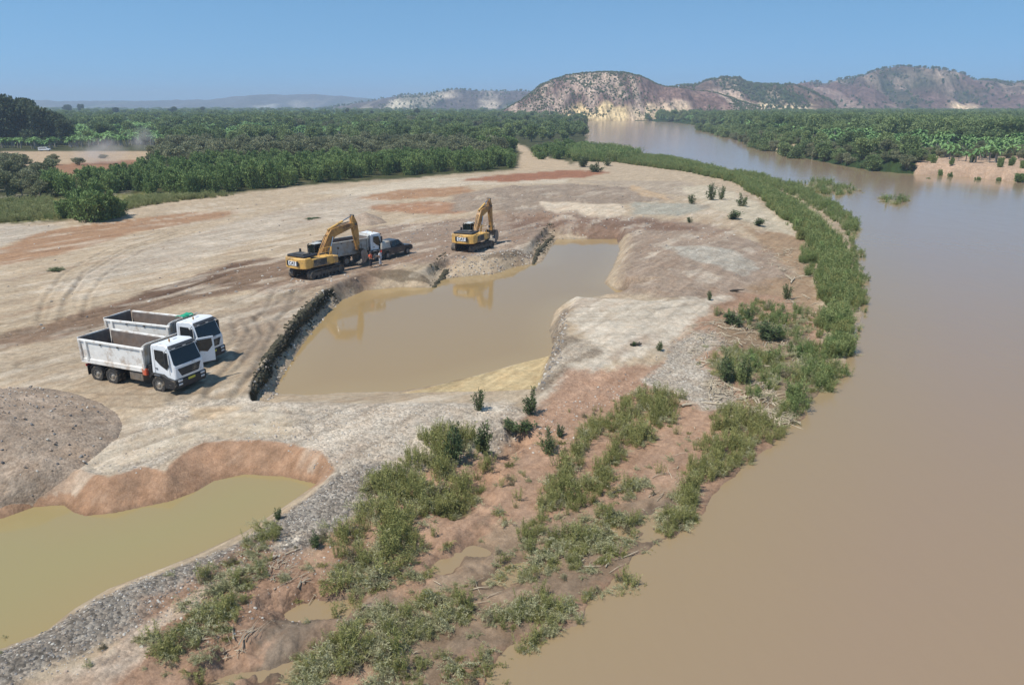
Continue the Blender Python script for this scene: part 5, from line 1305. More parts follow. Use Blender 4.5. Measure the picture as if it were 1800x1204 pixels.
def excavator(x, y, z, rz, label, swing, boom, group=None):
    """boom: foot, knee, tip, stick end, bucket tip in the plane of the arm (forward, up)"""
    t = empty('excavator', (x, y, z), rz, label=label, cat='excavator', group=group)
    # tracks
    for s in (-1, 1):
        yc = s * 1.28; w = .30
        loop = []
        for a in np.linspace(math.pi / 2, 3 * math.pi / 2, 8): loop.append((-2.0 + .47 * math.cos(a), .48 + .47 * math.sin(a)))
        for a in np.linspace(-math.pi / 2, math.pi / 2, 8): loop.append((2.0 + .47 * math.cos(a), .48 + .47 * math.sin(a)))
        tr = MB(); n = len(loop)
        inner = [(px * .965, .48 + (pz - .48) * .86) for px, pz in loop]
        V = []; F = []
        for (a, b), (c_, d_) in zip(loop, inner): V += [(a, yc - w, b), (a, yc + w, b), (c_, yc + w, d_), (c_, yc - w, d_)]
        for i in range(n):
            j = (i + 1) % n
            for k in range(4): F.append((i * 4 + k, i * 4 + (k + 1) % 4, j * 4 + (k + 1) % 4, j * 4 + k))
        tr.add(V, F)
        # grouser bars
        P2 = loop + [loop[0]]; Ls = [math.dist(P2[i], P2[i + 1]) for i in range(n)]; tot = sum(Ls); q = 0
        for kk in range(46):
            dd = tot * kk / 46; i = 0
            while dd > Ls[i]: dd -= Ls[i]; i += 1
            f_ = dd / Ls[i]; ax = P2[i][0] + (P2[i + 1][0] - P2[i][0]) * f_; az = P2[i][1] + (P2[i + 1][1] - P2[i][1]) * f_
            tr.tube((ax, yc - w, az), (ax, yc + w, az), .032, n=4)
        tk = tr.build('track', M_track, t, 0)
        fr = MB(); fr.box(-1.7, 1.7, yc - .17, yc + .17, .36, .74); fr.build('track_frame', M_track, tk)
        for q, zz, rr in [(v, .22, .13) for v in (-1.3, -.8, -.3, .2, .7, 1.2)] + [(-.7, .80, .08), (.8, .80, .08)]:
            MB().tube((q, yc - .2, zz), (q, yc + .2, zz), rr, n=10).build('roller', M_track, tk, 0)
        MB().tube((-2.0, yc - .2, .48), (-2.0, yc + .2, .48), .36, n=14).build('sprocket', M_track, tk, 0)
        MB().tube((2.0, yc - .2, .48), (2.0, yc + .2, .48), .36, n=14).build('idler_wheel', M_track, tk, 0)
    m = MB(); m.box(-1.0, 1.0, -1.1, 1.1, .5, .85); m.tube((0, 0, .8), (0, 0, 1.12), .65, n=20); m.build('undercarriage', M_chassis, t)
    up = empty('upper_body', (0, 0, 0), swing); up.parent = t
    def pt(name, mb, m_, bevel=.02, **k): return mb.build(name, m_, up, bevel, **k)
    # counterweight: rounded rear
    arc = [(-2.55 - .62 * math.cos(a) ** .5 if False else -2.75 - .45 * (1 - (abs(yv) / 1.5) ** 2.6), yv) for a, yv in [(0, v) for v in np.linspace(-1.5, 1.5, 11)]]
    poly = [(-2.0, -1.5)] + [(-2.0, 1.5)] + [(a, b) for a, b in reversed(arc)]
    m = MB(); m.prismz(poly[::-1], 1.20, 2.28); pt('counterweight', m, M_catyellow, .07)
    m = MB(); m.box(-3.25, -3.17, -.62, .52, 1.55, 1.98); pp = pt('rear_sign', m, M_white, .0)
    m = MB(); m.box(-3.24, -3.185, .52, .78, 1.5, 2.02); m.box(-3.24, -3.185, -.88, -.62, 1.5, 2.02); pt('rear_vent', m, M_black, .0)
    cu = bpy.data.curves.new('lettering', 'FONT'); cu.body = 'CAT'; cu.size = .48; cu.align_x = 'CENTER'; cu.align_y = 'CENTER'; cu.extrude = .004; cu.offset = .012; cu.materials.append(M_black)
    lf = bpy.data.objects.new('lettering', cu); lo = link('lettering', bpy.data.meshes.new_from_object(lf), up)
    lo.location = (-3.255, -.05, 1.765); lo.rotation_euler = (math.pi / 2, 0, -math.pi / 2)
    # side bodies
    m = MB(); m.box(-1.995, 1.0, -1.48, -.38, 1.22, 2.10); pt('right_body', m, M_catyellow, .05)
    m = MB(); m.box(-1.7, .1, -1.495, -1.47, 1.3, 1.98); pt('side_stripe', m, M_chassis, .0)
    m = MB(); m.box(1.0, 1.75, -1.45, -.55, 1.22, 1.95); pt('tool_box', m, M_catyellow, .05)
    m = MB(); m.box(-1.995, .30, .40, 1.48, 1.22, 2.10); pt('left_body', m, M_catyellow, .05)
    m = MB(); m.box(-1.9, -.1, 1.47, 1.495, 1.3, 1.98); pt('side_stripe', m, M_chassis, .0)
    m = MB(); m.box(-1.9, .9, -.38, .40, 1.22, 1.75); m.box(.2, 1.0, -.42, -.28, 1.6, 2.25); m.box(.2, 1.0, .28, .40, 1.6, 2.25); pt('center_frame', m, M_chassis, .02)
    m = MB(); m.box(-2.75, -.95, -1.25, 1.25, 2.285, 2.52); pt('engine_hood', m, M_black, .06)
    m = MB(); m.box(-2.5, -1.4, -.8, .6, 2.53, 2.62); pt('hood_vent', m, M_chassis, .02)
    m = MB(); m.tube((-1.7, -.9, 2.5), (-1.7, -.9, 2.98), .07); m.tube((-1.7, -.9, 2.96), (-1.78, -.9, 3.08), .07); pt('exhaust', m, M_chassis, .0)
    m = MB(); m.tube((-1.2, .95, 2.5), (-1.2, .95, 2.85), .12, n=10); pt('air_filter', m, M_black, .0)
    m = MB(); m.path([(-.8, -1.42, 2.1), (-.8, -1.42, 3.0), (.9, -1.42, 3.0), (.9, -1.42, 2.1)], .025); m.path([(.05, -1.42, 3.0), (.05, -1.42, 2.1)], .02); m.path([(-.8, -1.42, 2.55), (.9, -1.42, 2.55)], .018); pt('handrail', m, M_catyellow, .0)
    # cab
    cabp = [(.30, 1.25), (.30, 2.95), (.46, 3.06), (1.62, 3.06), (1.86, 2.86), (2.08, 2.0), (2.05, 1.25)]
    m = MB()
    for yv in (.46, 1.46): 
        for i in range(len(cabp)):
            a, b = cabp[i], cabp[(i + 1) % len(cabp)]
            m.path([(a[0], yv, a[1]), (b[0], yv, b[1])], .055, 6)
    m.path([(1.0, 1.46, 1.3), (1.0, 1.46, 3.0)], .045, 6); m.path([(1.0, .46, 1.9), (1.0, .46, 3.0)], .045, 6)
    cf = pt('cab_frame', m, M_black, .0)
    m = MB(); m.box(.42, 1.66, .50, 1.42, 3.04, 3.13); pt('cab_roof', m, mat('pale_cab_roof', (.5, .52, .5), .5, dirt=DUST, dirt_amt=.4), .04)
    m = MB(); m.box(.33, 2.03, 1.43, 1.47, 1.26, 1.85); pt('cab_door', m, M_catyellow, .01)
    m = MB(); m.box(.33, 2.03, .45, .49, 1.26, 1.85); m.box(.3, .34, .5, 1.42, 1.26, 2.1); pt('cab_panel', m, M_black, .01)
    M_cabglass = bpy.data.materials.get('cab_glass')
    if M_cabglass is None:
        M_cabglass = mat('cab_glass', (.04, .06, .055), .06); M_cabglass.node_tree.nodes['Principled BSDF'].inputs['Transmission Weight'].default_value = .75
        M_cabglass.node_tree.nodes['Principled BSDF'].inputs['IOR'].default_value = 1.1
    for nm, pr in (('side_window', [(.36, 1.88), (.36, 2.92), (1.60, 2.98), (1.80, 2.82), (2.0, 1.88)]),):
        for yv in (.465, 1.455):
            m = MB(); m.prism(pr, yv - .006, yv + .006); pt(nm, m, M_cabglass, .0)
    m = MB(); m.box(.305, .317, .53, 1.40, 2.12, 2.92); pt('rear_window', m, M_cabglass, .0)
    m = MB(); m.hexa([(2.07, .52, 1.4), (2.085, .52, 1.4), (2.085, 1.4, 1.4), (2.07, 1.4, 1.4)], [(1.86, .52, 2.84), (1.875, .52, 2.84), (1.875, 1.4, 2.84), (1.86, 1.4, 2.84)]); pt('front_window', m, M_cabglass, .0)
    m = MB(); m.box(.7, 1.2, .72, 1.22, 1.5, 1.7); m.box(.65, .8, .72, 1.22, 1.7, 2.4); m.box(.66, .76, .85, 1.1, 2.4, 2.62); pt('operator_seat', m, M_seat, .04)
    # arm
    def beam(name, pts, wid, hgt, m_, parent, bevel=.02):
        """box section along points (x, z); hgt per point"""
        b = MB(); n = len(pts); V = []; F = []
        for i, (px_, pz_) in enumerate(pts):
            a = pts[max(i - 1, 0)]; c_ = pts[min(i + 1, n - 1)]; L_ = math.hypot(c_[0] - a[0], c_[1] - a[1]); nx, nz = -(c_[1] - a[1]) / L_, (c_[0] - a[0]) / L_
            h_ = hgt[i] / 2; w_ = wid / 2
            V += [(px_ + nx * h_, -w_, pz_ + nz * h_), (px_ + nx * h_, w_, pz_ + nz * h_), (px_ - nx * h_, w_, pz_ - nz * h_), (px_ - nx * h_, -w_, pz_ - nz * h_)]
        for i in range(n - 1):
            for k in range(4): F.append((i * 4 + k, i * 4 + (k + 1) % 4, i * 4 + 4 + (k + 1) % 4, i * 4 + 4 + k))
        F += [(0, 1, 2, 3), (n * 4 - 1, n * 4 - 2, n * 4 - 3, n * 4 - 4)]
        return b.add(V, F).build(name, m_, parent, bevel)
    F0, K, T, S_, B_ = [np.array(p, float) for p in boom]
    def lerp(a, b, f): return a + (b - a) * f
    k1 = lerp(F0, K, .82) ; k2 = lerp(K, T, .16)
    bo = beam('boom', [F0, lerp(F0, K, .45), k1, K + np.array([0.02, -.03]), k2, lerp(K, T, .6), T], .52, [.42, .72, .92, .98, .86, .66, .42], M_catboom, up)
    # top plate paler
    sd = (S_ - T) / np.linalg.norm(S_ - T); back = T - sd * .95; nrm = np.array([sd[1], -sd[0]])
    if nrm[0] > 0: nrm = -nrm
    st = beam('stick', [back + nrm * .12, T, lerp(T, S_, .35), S_], .40, [.30, .82, .62, .34], M_catboom, up)
    def cyl(name, a, b, r, y, f=.58):
        m_ = MB(); mid = lerp(a, b, f); m_.tube((a[0], y, a[1]), (mid[0], y, mid[1]), r, n=10); o = m_.build(name, M_catyellow, up, 0)
        m2 = MB(); m2.tube((mid[0], y, mid[1]), (b[0], y, b[1]), r * .55, n=8); m2.build('rod', M_chrome, o, 0)
    ku = (K - F0) / np.linalg.norm(K - F0); kn = np.array([-ku[1], ku[0]])
    for y_ in (-.38, .38): cyl('boom_cylinder', np.array([1.35, 1.45]), lerp(F0, K, .86) - kn * .1, .10, y_)
    tu = (T - K) / np.linalg.norm(T - K); tn = np.array([-tu[1], tu[0]])
    cyl('stick_cylinder', lerp(F0, K, .98) + kn * .62, back + nrm * .05, .11, 0, .6)
    piv = S_ - sd * .35
    cyl('bucket_cylinder', lerp(T, S_, .05) - nrm * .48, S_ - sd * .55 - nrm * .42, .085, 0, .6)
    m = MB(); a = S_ - sd * .55 - nrm * .42; b = S_ + (B_ - S_) * .3 - nrm * .40
    for y_ in (-.24, .24): m.tube((a[0], y_, a[1]), (piv[0], y_, piv[1]), .045, n=6); m.tube((a[0], y_, a[1]), (b[0], y_, b[1]), .045, n=6)
    pt('linkage', m, M_steel, 0)
    m = MB(); m.tube((T[0], -.36, T[1]), (T[0], .36, T[1]), .13, n=12); m.tube((S_[0], -.36, S_[1]), (S_[0], .36, S_[1]), .10, n=12); m.tube((back[0] + nrm[0] * .05, -.26, back[1]), (back[0] + nrm[0] * .05, .26, back[1]), .1, n=10); pt('pin', m, M_chassis, 0)
    # hoses over the boom
    m = MB()
    for y_ in (-.1, .1): m.path([tuple(np.insert(lerp(F0, K, .2) + kn * .5, 1, y_)), tuple(np.insert(lerp(F0, K, .7) + kn * .6, 1, y_)), tuple(np.insert(lerp(K, T, .3) + tn * .55, 1, y_)), tuple(np.insert(lerp(K, T, .8) + tn * .42, 1, y_))], .028, 5)
    pt('hose', m, M_black, 0)
    m = MB(); q = lerp(F0, K, .9) - kn * .3; m.box(q[0] - .08, q[0] + .08, .27, .42, q[1] - .1, q[1] + .1); pt('work_lamp', m, M_lamp, .02)
    # bucket: curved shell, side plates, teeth
    bd = (B_ - S_); Lb = np.linalg.norm(bd); bu = bd / Lb; bn = np.array([bu[1], -bu[0]])
    if bn[0] < 0: bn = -bn       # back of the bucket faces away from the machine
    prof = [S_ + bn * .28 - bu * .10, S_ + bn * .62 + bu * .25, S_ + bn * .74 + bu * .65, S_ + bn * .62 + bu * 1.05, S_ + bn * .25 + bu * 1.38, S_ - bn * .35 + bu * 1.48]
    m = MB(); n = len(prof); V = []; F = []; wb = .72
    for i, p in enumerate(prof):
        c0 = S_ + bu * .6; inn = p + (c0 - p) * .07
        V += [(p[0], -wb, p[1]), (p[0], wb, p[1]), (inn[0], wb, inn[1]), (inn[0], -wb, inn[1])]
    for i in range(n - 1):
        for k in range(4): F.append((i * 4 + k, i * 4 + (k + 1) % 4, i * 4 + 4 + (k + 1) % 4, i * 4 + 4 + k))
    F += [(0, 1, 2, 3), (n * 4 - 1, n * 4 - 2, n * 4 - 3, n * 4 - 4)]
    m.add(V, F)
    side = [(p[0], p[1]) for p in prof] + [tuple(S_ - bn * .30 + bu * .1)]
    m.prism(side, -wb - .03, -wb + .02); m.prism(side, wb - .02, wb + .03)
    bk = pt('bucket', m, M_steel, .01)
    m = MB(); e0 = prof[-1]
    for yy in np.linspace(-.62, .62, 5): m.hexa([(e0[0] + .03, yy - .07, e0[1] - .05), (e0[0] + .03, yy + .07, e0[1] - .05), (e0[0] + .03, yy + .07, e0[1] + .05), (e0[0] + .03, yy - .07, e0[1] + .05)],
        [(e0[0] - bn[0] * .28, yy - .03, e0[1] - bn[1] * .28 - .01), (e0[0] - bn[0] * .28, yy + .03, e0[1] - bn[1] * .28 - .01), (e0[0] - bn[0] * .28, yy + .03, e0[1] - bn[1] * .28 + .02), (e0[0] - bn[0] * .28, yy - .03, e0[1] - bn[1] * .28 + .02)])
    m.build('bucket_tooth', M_steel, bk, 0)
    m = MB(); m.path([(1.75, -1.35, 1.95), (1.85, -1.38, 2.6)], .02); m.box(1.8, 1.9, -1.5, -1.28, 2.55, 2.8); pt('mirror', m, M_black, 0)
    return t
# excavator one: rear centre near (524,480), right track along (548,494)-(606,478)
x1, y1 = -20.27 + 2.5 * math.cos(math.radians(61)) - 1.55 * math.sin(math.radians(61)), 76.11 + 2.5 * math.sin(math.radians(61)) + 1.55 * math.cos(math.radians(61))
excavator(x1, y1, 0, math.radians(60), 'left yellow excavator with raised bent boom, beside the people and pickup', math.radians(-3),
          [(.55, 1.85), (2.4, 4.1), (5.75, 4.62), (6.15, 1.75), (6.35, .4)], 'yellow excavators by the pit')
x2, y2 = P(831, 440)
excavator(x2, y2 + .6, -.02, math.radians(60), 'right yellow excavator on the bank above the pit, boom steeply folded', math.radians(7),
          [(.55, 1.85), (2.3, 4.25), (5.0, 4.75), (5.5, 1.6), (5.3, .3)], 'yellow excavators by the pit')

# ---------------------------------------------------------------- pickup
def pickup(x, y, z, rz):
    t = empty('pickup_truck', (x, y, z), rz, label='dusty black double cab pickup with a pale canopy over its bed', cat='pickup')
    D = mat('dusty_black_paint', (.035, .036, .04), .3, var=.1, dirt=tuple(lin(150, 136, 120) * .7), dirt_amt=.25)
    Cn = mat('pale_canopy', (.45, .44, .40), .45, var=.1, dirt=DUST, dirt_amt=.5)
    m = MB(); prof = [(-2.6, .52), (-2.62, 1.06), (-1.0, 1.10), (1.05, 1.12), (2.35, 1.02), (2.62, .88), (2.66, .5), (2.2, .42), (2.1, .62), (1.85, .80), (1.45, .80), (1.22, .62), (1.14, .42), (-1.15, .42), (-1.24, .62), (-1.48, .80), (-1.86, .80), (-2.1, .62), (-2.2, .5)]
    m.prism(prof, -.89, .89); b = m.build('body', D, t, .04)
    m = MB(); m.hexa([(-.98, -.86, 1.10), (1.15, -.86, 1.12), (1.15, .86, 1.12), (-.98, .86, 1.10)], [(-.85, -.70, 1.76), (.42, -.70, 1.78), (.42, .70, 1.78), (-.85, .70, 1.76)]); cb = m.build('cabin', D, t, .06)
    for s in (-1, 1):
        for (a, c_) in ((-.86, -.22), (-.14, .62)):
            m = MB(); q0, q1 = .865, .745
            m.hexa([(a, s * q0, 1.16), (c_, s * q0, 1.16), (c_, s * (q0 + .012), 1.16), (a, s * (q0 + .012), 1.16)], [(a + .08, s * q1, 1.66), (min(c_, .34), s * q1, 1.66), (min(c_, .34), s * (q1 + .012), 1.66), (a + .08, s * (q1 + .012), 1.66)]); m.build('side_window', M_glass, t, 0)
        m = MB(); m.box(-2.64, -2.60, s * .80 - .07, s * .80 + .07, .78, 1.04); m.build('tail_light', M_red, t, 0)
        m = MB(); m.box(2.58, 2.66, s * .72 - .14, s * .72 + .14, .74, .9); m.build('headlight', M_lamp, t, .02)
        m = MB(); m.box(.72, .84, s * 1.0 - .09, s * 1.0 + .09, 1.12, 1.28); m.build('mirror', D, t, .02)
        for q in (-1.66, 1.65): wheel(t, q, s * .80, .38, .24, s)
    m = MB(); m.hexa([(1.16, -.78, 1.14), (1.18, -.78, 1.14), (1.18, .78, 1.14), (1.16, .78, 1.14)], [(.47, -.66, 1.73), (.49, -.66, 1.75), (.49, .66, 1.75), (.47, .66, 1.73)]); m.build('windscreen', M_glass, t, 0)
    m = MB(); m.hexa([(-2.56, -.86, 1.08), (-1.02, -.86, 1.10), (-1.02, .86, 1.10), (-2.56, .86, 1.08)], [(-2.40, -.72, 1.72), (-1.05, -.72, 1.80), (-1.05, .72, 1.80), (-2.40, .72, 1.72)]); cn = m.build('canopy', Cn, t, .06)
    m = MB(); m.hexa([(-2.565, -.66, 1.16), (-2.55, -.66, 1.16), (-2.55, .66, 1.16), (-2.565, .66, 1.16)], [(-2.445, -.58, 1.62), (-2.43, -.58, 1.62), (-2.43, .58, 1.62), (-2.445, .58, 1.62)]); m.build('rear_window', M_glass, cn, 0)
    m = MB(); m.box(-2.72, -2.58, -.86, .86, .44, .58); m.build('rear_bumper', M_rim, t, .02)
    m = MB(); m.box(-2.645, -2.60, -.28, .28, .68, .86); m.build('number_plate', M_lamp, t, 0)
    m = MB(); m.box(-2.0, 2.2, -.4, .4, .3, .5); m.build('chassis', M_chassis, t)
    t.scale = (1.04, 1.08, 1.12)
    return t
pickup((-14.66 - 11.91) / 2 - .9, (86.84 + 91.44) / 2 + .5, 0, math.radians(57))

# ---------------------------------------------------------------- people
def skin_mesh(verts, radii, edges, m, name, parent, sub=2):
    me = bpy.data.meshes.new(name); me.from_pydata(verts, edges, [])
    o = link(name, me, parent); me.materials.append(m)
    sk = o.modifiers.new('skin', 'SKIN'); sk.use_smooth_shade = True
    for i, r in enumerate(radii):
        v = me.skin_vertices[0].data[i]; v.radius = (r, r) if not isinstance(r, tuple) else r
        v.use_root = (i == 0)
    su = o.modifiers.new('smooth', 'SUBSURF'); su.levels = sub; su.render_levels = sub
    return o
M_skin = mat('skin', (.32, .19, .12), .6); M_hair = mat('dark_hair', (.015, .012, .01), .8)
M_vest = mat('orange_vest', (.80, .13, .05), .7, var=.05); M_trouser = mat('dark_trousers', (.03, .032, .045), .85)
M_shirt = mat('pale_shirt', (.62, .62, .66), .8); M_jeans = mat('pale_trousers', (.42, .42, .44), .85); M_cap = mat('dark_cap', (.05, .05, .06), .7); M_boot = mat('boot', (.04, .03, .02), .7)
def person(x, y, rz, label, top, bottom, armpose, hat):
    t = empty('person', (x, y, ground_z(x, y)), rz, label=label, cat='person')
    # one body: pelvis, chest, neck, head, arms, legs
    V = [(0, 0, .95), (0, 0, 1.15), (0, 0, 1.36), (.0, 0, 1.48), (.02, 0, 1.57), (.03, 0, 1.68),
         (0, .20, 1.40), armpose[0][0], armpose[0][1], (0, -.20, 1.40), armpose[1][0], armpose[1][1],
         (0, .10, .90), (.02, .13, .50), (0, .14, .09), (.14, .16, .04), (0, -.10, .90), (.05, -.13, .50), (-.02, -.14, .09), (.12, -.16, .04)]
    R = [(.15, .12), (.14, .11), (.17, .12), .06, .085, .095, .065, .048, .034, .065, .048, .034, .09, .065, .045, .045, .09, .065, .045, .045]
    E = [(0, 1), (1, 2), (2, 3), (3, 4), (4, 5), (2, 6), (6, 7), (7, 8), (2, 9), (9, 10), (10, 11), (0, 12), (12, 13), (13, 14), (14, 15), (0, 16), (16, 17), (17, 18), (18, 19)]
    skin_mesh(V, R, E, M_skin, 'body', t)
    skin_mesh([(0, 0, .92), (0, 0, 1.15), (0, 0, 1.38), (0, .20, 1.41), tuple(np.array(V[6]) + (np.array(V[7]) - np.array(V[6])) * .8), (0, -.20, 1.41), tuple(np.array(V[9]) + (np.array(V[10]) - np.array(V[9])) * .8)],
              [(.175, .145), (.165, .135), (.185, .14), .085, .07, .085, .07], [(0, 1), (1, 2), (2, 3), (3, 4), (2, 5), (5, 6)], top, 'shirt', t)
    skin_mesh([(0, 0, .98), (0, .10, .88), V[13], (0, .14, .14), (0, -.10, .88), V[17], (-.02, -.14, .14)], [(.17, .14), .115, .085, .075, .115, .085, .075], [(0, 1), (1, 2), (2, 3), (0, 4), (4, 5), (5, 6)], bottom, 'trousers', t)
    for k in (14, 18):
        a = V[k]; skin_mesh([(a[0] - .05, a[1], .05), (a[0] + .16, a[1], .045)], [.06, .05], [(0, 1)], M_boot, 'boot', t, 1)
    h = MB(); n = 10
    if hat:
        h.tube((.02, 0, 1.70), (.02, 0, 1.80), .125, .09, 12); h.box(.08, .24, -.08, .08, 1.70, 1.715); h.build('cap', M_cap, t, .01)
    else:
        skin_mesh([(.0, 0, 1.70), (.03, 0, 1.745)], [.10, .085], [(0, 1)], M_hair, 'hair', t, 1)
    f = MB(); f.tube((.115, 0, 1.64), (.14, 0, 1.62), .018, .012, 6); f.build('nose', M_skin, t, 0)
    for s in (-1, 1):
        e_ = MB(); e_.tube((.105, s * .035, 1.665), (.117, s * .035, 1.665), .012, .008, 6); e_.build('eye', M_hair, t, 0)
    for k, q in ((8, V[7]), (11, V[10])):
        a = np.array(V[k]); d = a - np.array(q); d /= np.linalg.norm(d)
        hm = MB(); s0 = np.cross(d, [0, 0, 1.]); s0 = s0 / (np.linalg.norm(s0) + 1e-6)
        hm.tube(tuple(a), tuple(a + d * .09), .034, .036, 8)
        for i in range(4): p = a + d * .08 + s0 * (i - 1.5) * .019; hm.tube(tuple(p), tuple(p + d * (.075 - .008 * abs(i - 1.2))), .009, .007, 5)
        hm.tube(tuple(a + d * .03 + s0 * .03), tuple(a + d * .08 + s0 * .062), .011, .008, 5)
        hm.build('hand', M_skin, t, 0)
    return t
px_, py_ = P(652, 470)
person(px_, py_, math.radians(-20), 'person in an orange red vest and dark trousers behind the bucket', M_vest, M_trouser, [((.06, .27, 1.13), (.26, .20, .98)), ((.05, -.27, 1.13), (.24, -.18, 1.02))], True)
px_, py_ = P(669, 467)
person(px_, py_, math.radians(165), 'person in pale shirt and trousers standing behind the pickup', M_shirt, M_jeans, [((.05, .26, 1.13), (.30, .22, 1.10)), ((.02, -.27, 1.12), (.10, -.28, .88))], True)

# ---------------------------------------------------------------- gravel heaps
HZ = {}
def heap_z(x, y):
    X, Y, Z = HZ[71]; xs, ys = X[0], Y[:, 0]
    i = np.clip(np.searchsorted(xs, x) - 1, 0, len(xs) - 2); j = np.clip(np.searchsorted(ys, y) - 1, 0, len(ys) - 2)
    return Z[j, i]
def heap(name, px, z, hgt, power, seed, m, label, cat, step=.22, rough=.12):
    w = PP(px, z); lo, hi = w.min(0) - 1, w.max(0) + 1
    xs = np.arange(lo[0], hi[0], step); ys = np.arange(lo[1], hi[1], step * 1.3)
    X, Y = np.meshgrid(xs, ys); X, Y = X.ravel(), Y.ravel()
    d = sdf(w, X, Y, 12) + .3 * fbm(X / 3, Y / 3, 3, seed)
    g = terrain(X, Y)
    mx = max(d.max(), 1)
    h = hgt * np.clip(d / mx, 0, 1) ** power
    h = h + (rough * fbm(X / 1.2, Y / 1.2, 4, seed + 1) + rough * .5 * fbm(X / .35, Y / .35, 3, seed + 2)) * sst(0, 1.2, d)
    Z = g + h - .35 * sst(.15, -.5, d)
    HZ[seed] = (X.reshape(len(ys), -1), Y.reshape(len(ys), -1), Z.reshape(len(ys), -1))
    keep = d > -.6
    idx = -np.ones(len(X), int); idx[keep] = np.arange(keep.sum()); q = np.arange(len(X)).reshape(len(ys), len(xs))
    F = idx[np.stack([q[:-1, :-1], q[:-1, 1:], q[1:, 1:], q[1:, :-1]], -1).reshape(-1, 4)]; F = F[(F >= 0).all(1)]
    return link(name, mesh_np(name, np.stack([X, Y, Z], 1)[keep], F, m, smooth=True), label=label, cat=cat)
M_heap = soil_mat('gravel_heap_soil', base=tuple(lin(172, 153, 134) * .9), gravel_const=.35)
heap('gravel_heap', [(-260,740),(-100,700),(0,684),(50,682),(95,686),(140,696),(180,710),(206,728),(214,745),(206,768),(180,795),(140,822),(90,843),(40,858),(0,866),(-160,900),(-330,900)], 0, 1.9, .85, 71, M_heap, 'broad grey brown gravel heap at the left edge below the trucks', 'gravel heap')
heap('gravel_heap', [(600,393),(622,383),(650,377),(672,385),(684,391),(650,397)], 0, 1.2, .9, 72, M_heap, 'small pointed gravel heap behind the left excavator', 'gravel heap', .3, .05)

# ---------------------------------------------------------------- stones
def rock(seed, flat=.6):
    g = np.random.default_rng(seed)
    import bmesh
    bm = bmesh.new(); bmesh.ops.create_icosphere(bm, subdivisions=1, radius=.5)
    for v in bm.verts: v.co = Vector((v.co.x * g.uniform(.75, 1.25), v.co.y * g.uniform(.7, 1.1), v.co.z * flat * g.uniform(.8, 1.2)))
    me = bpy.data.meshes.new('stone'); bm.to_mesh(me); bm.free()
    return me
stone_m = [mat('stone', tuple(lin(*c) * .9), .9, var=.15) for c in ((140,134,128),(196,188,176),(112,106,102),(170,150,132))]
RK = []
for i in range(8):
    me = rock(i + 1, .55); me.materials.append(stone_m[i % 4]); RK.append(me)
RK = make_protos(RK)
def stones(name, polys, zp, dens, smin, smax, probs, label, soft=.4, protos=None):
    PT = []
    for q in polys:
        w = PP(q, zp); lo, hi = w.min(0), w.max(0); n = int((hi[0] - lo[0]) * (hi[1] - lo[1]) * dens)
        X = g0.uniform(lo[0], hi[0], n); Y = g0.uniform(lo[1], hi[1], n)
        d = sdf(w, X, Y, 2) + fbm(X / .9, Y / .9, 3, 400) * soft
        dw = -sdf(pond2_w, X, Y, 2)
        k = (d > 0) & (dw > .05) & (np.abs(X / Y) < .8); PT.append(np.stack([X[k], Y[k]], 1))
    PT = np.vstack(PT); n = len(PT)
    z = heap_z(PT[:, 0], PT[:, 1]) if 'heap' in label and 'over' in label else terrain(PT[:, 0], PT[:, 1])
    s = smin + (smax - smin) * g0.random(n) ** 3
    gn_scatter(name, np.stack([PT[:, 0], PT[:, 1], z], 1), g0.uniform(0, 6.28, n), s, protos or RK, g0.choice(len(probs), n, p=probs), tilt=g0.normal(0, .4, (n, 2)), kind='stuff', label=label)
pr = np.array([4, 3, 2, 1, 4, 3, 2, 1.]); pr /= pr.sum(); pw = np.array([2, 4, .5, 1, 2, 4, .5, 1.]); pw /= pw.sum()
stones('gravel', [[(565,858),(650,822),(705,830),(690,870),(600,925),(520,980),(420,1035),(300,1080),(150,1155),(0,1240),(-250,1300),(-200,1204),(0,1148),(100,1095),(250,1018),(430,942)]], -.6, 52, .04, .13, pr, 'grey river stones on the ridge beside the near pool')
stones('gravel', [[(540,730),(700,715),(900,712),(930,740),(850,790),(700,845),(600,850),(530,800),(420,780),(400,760)]], -.2, 16, .03, .15, pw, 'pebbles on the white gravel flat below the pit')
stones('gravel', [[(0,850),(100,826),(230,770),(330,730),(400,740),(330,790),(240,835),(100,830)]], -.1, 8, .03, .14, pw, 'pebbles along the foot of the gravel heap')
pw = np.array([1, 4, .3, 1, 1, 4, .3, 1.]); pw /= pw.sum()
stones('pebbles', [[(960,720),(1100,660),(1240,640),(1290,690),(1100,700),(960,790),(880,800)], [(1170,600),(1250,578),(1290,600),(1240,640),(1290,700),(1180,690),(1140,650)]], -.7, 7, .05, .2, pw, 'white pebbles washed over the red mud')
stones('pebbles', [[(430,960),(540,985),(640,900),(700,860),(620,1010),(500,1100),(300,1150),(100,1220),(60,1250),(250,1100)]], -1, 9, .04, .17, pw, 'pale pebbles scattered on the mud below the gravel ridge')
DK = []
for i in range(4):
    me = rock(40 + i, .7); me.materials.append(M_dark_earth); DK.append(me)
DK = make_protos(DK)
stones('dark_clods', [[(437,704),(474,632),(522,568),(566,526),(580,528),(548,566),(508,612),(478,664),(455,706)], [(752,505),(756,480),(780,458),(792,462),(775,490),(765,506)], [(936,450),(944,425),(966,402),(978,408),(960,440)]], -.9, 8, .10, .42, [.25] * 4, 'earth clods, shade dark in colour, slumped along the cut edge of the pit', .1, DK)
stones('clods', [[(590,545),(520,640),(470,705),(440,700),(470,650),(560,530),(600,515),(640,510)], [(985,545),(1000,560),(990,640),(955,700),(940,700),(965,640)], [(780,470),(930,445),(945,465),(870,485),(790,488)]], -.9, 16, .06, .34, pr, 'broken clods and stones on the slopes of the pit', .2)

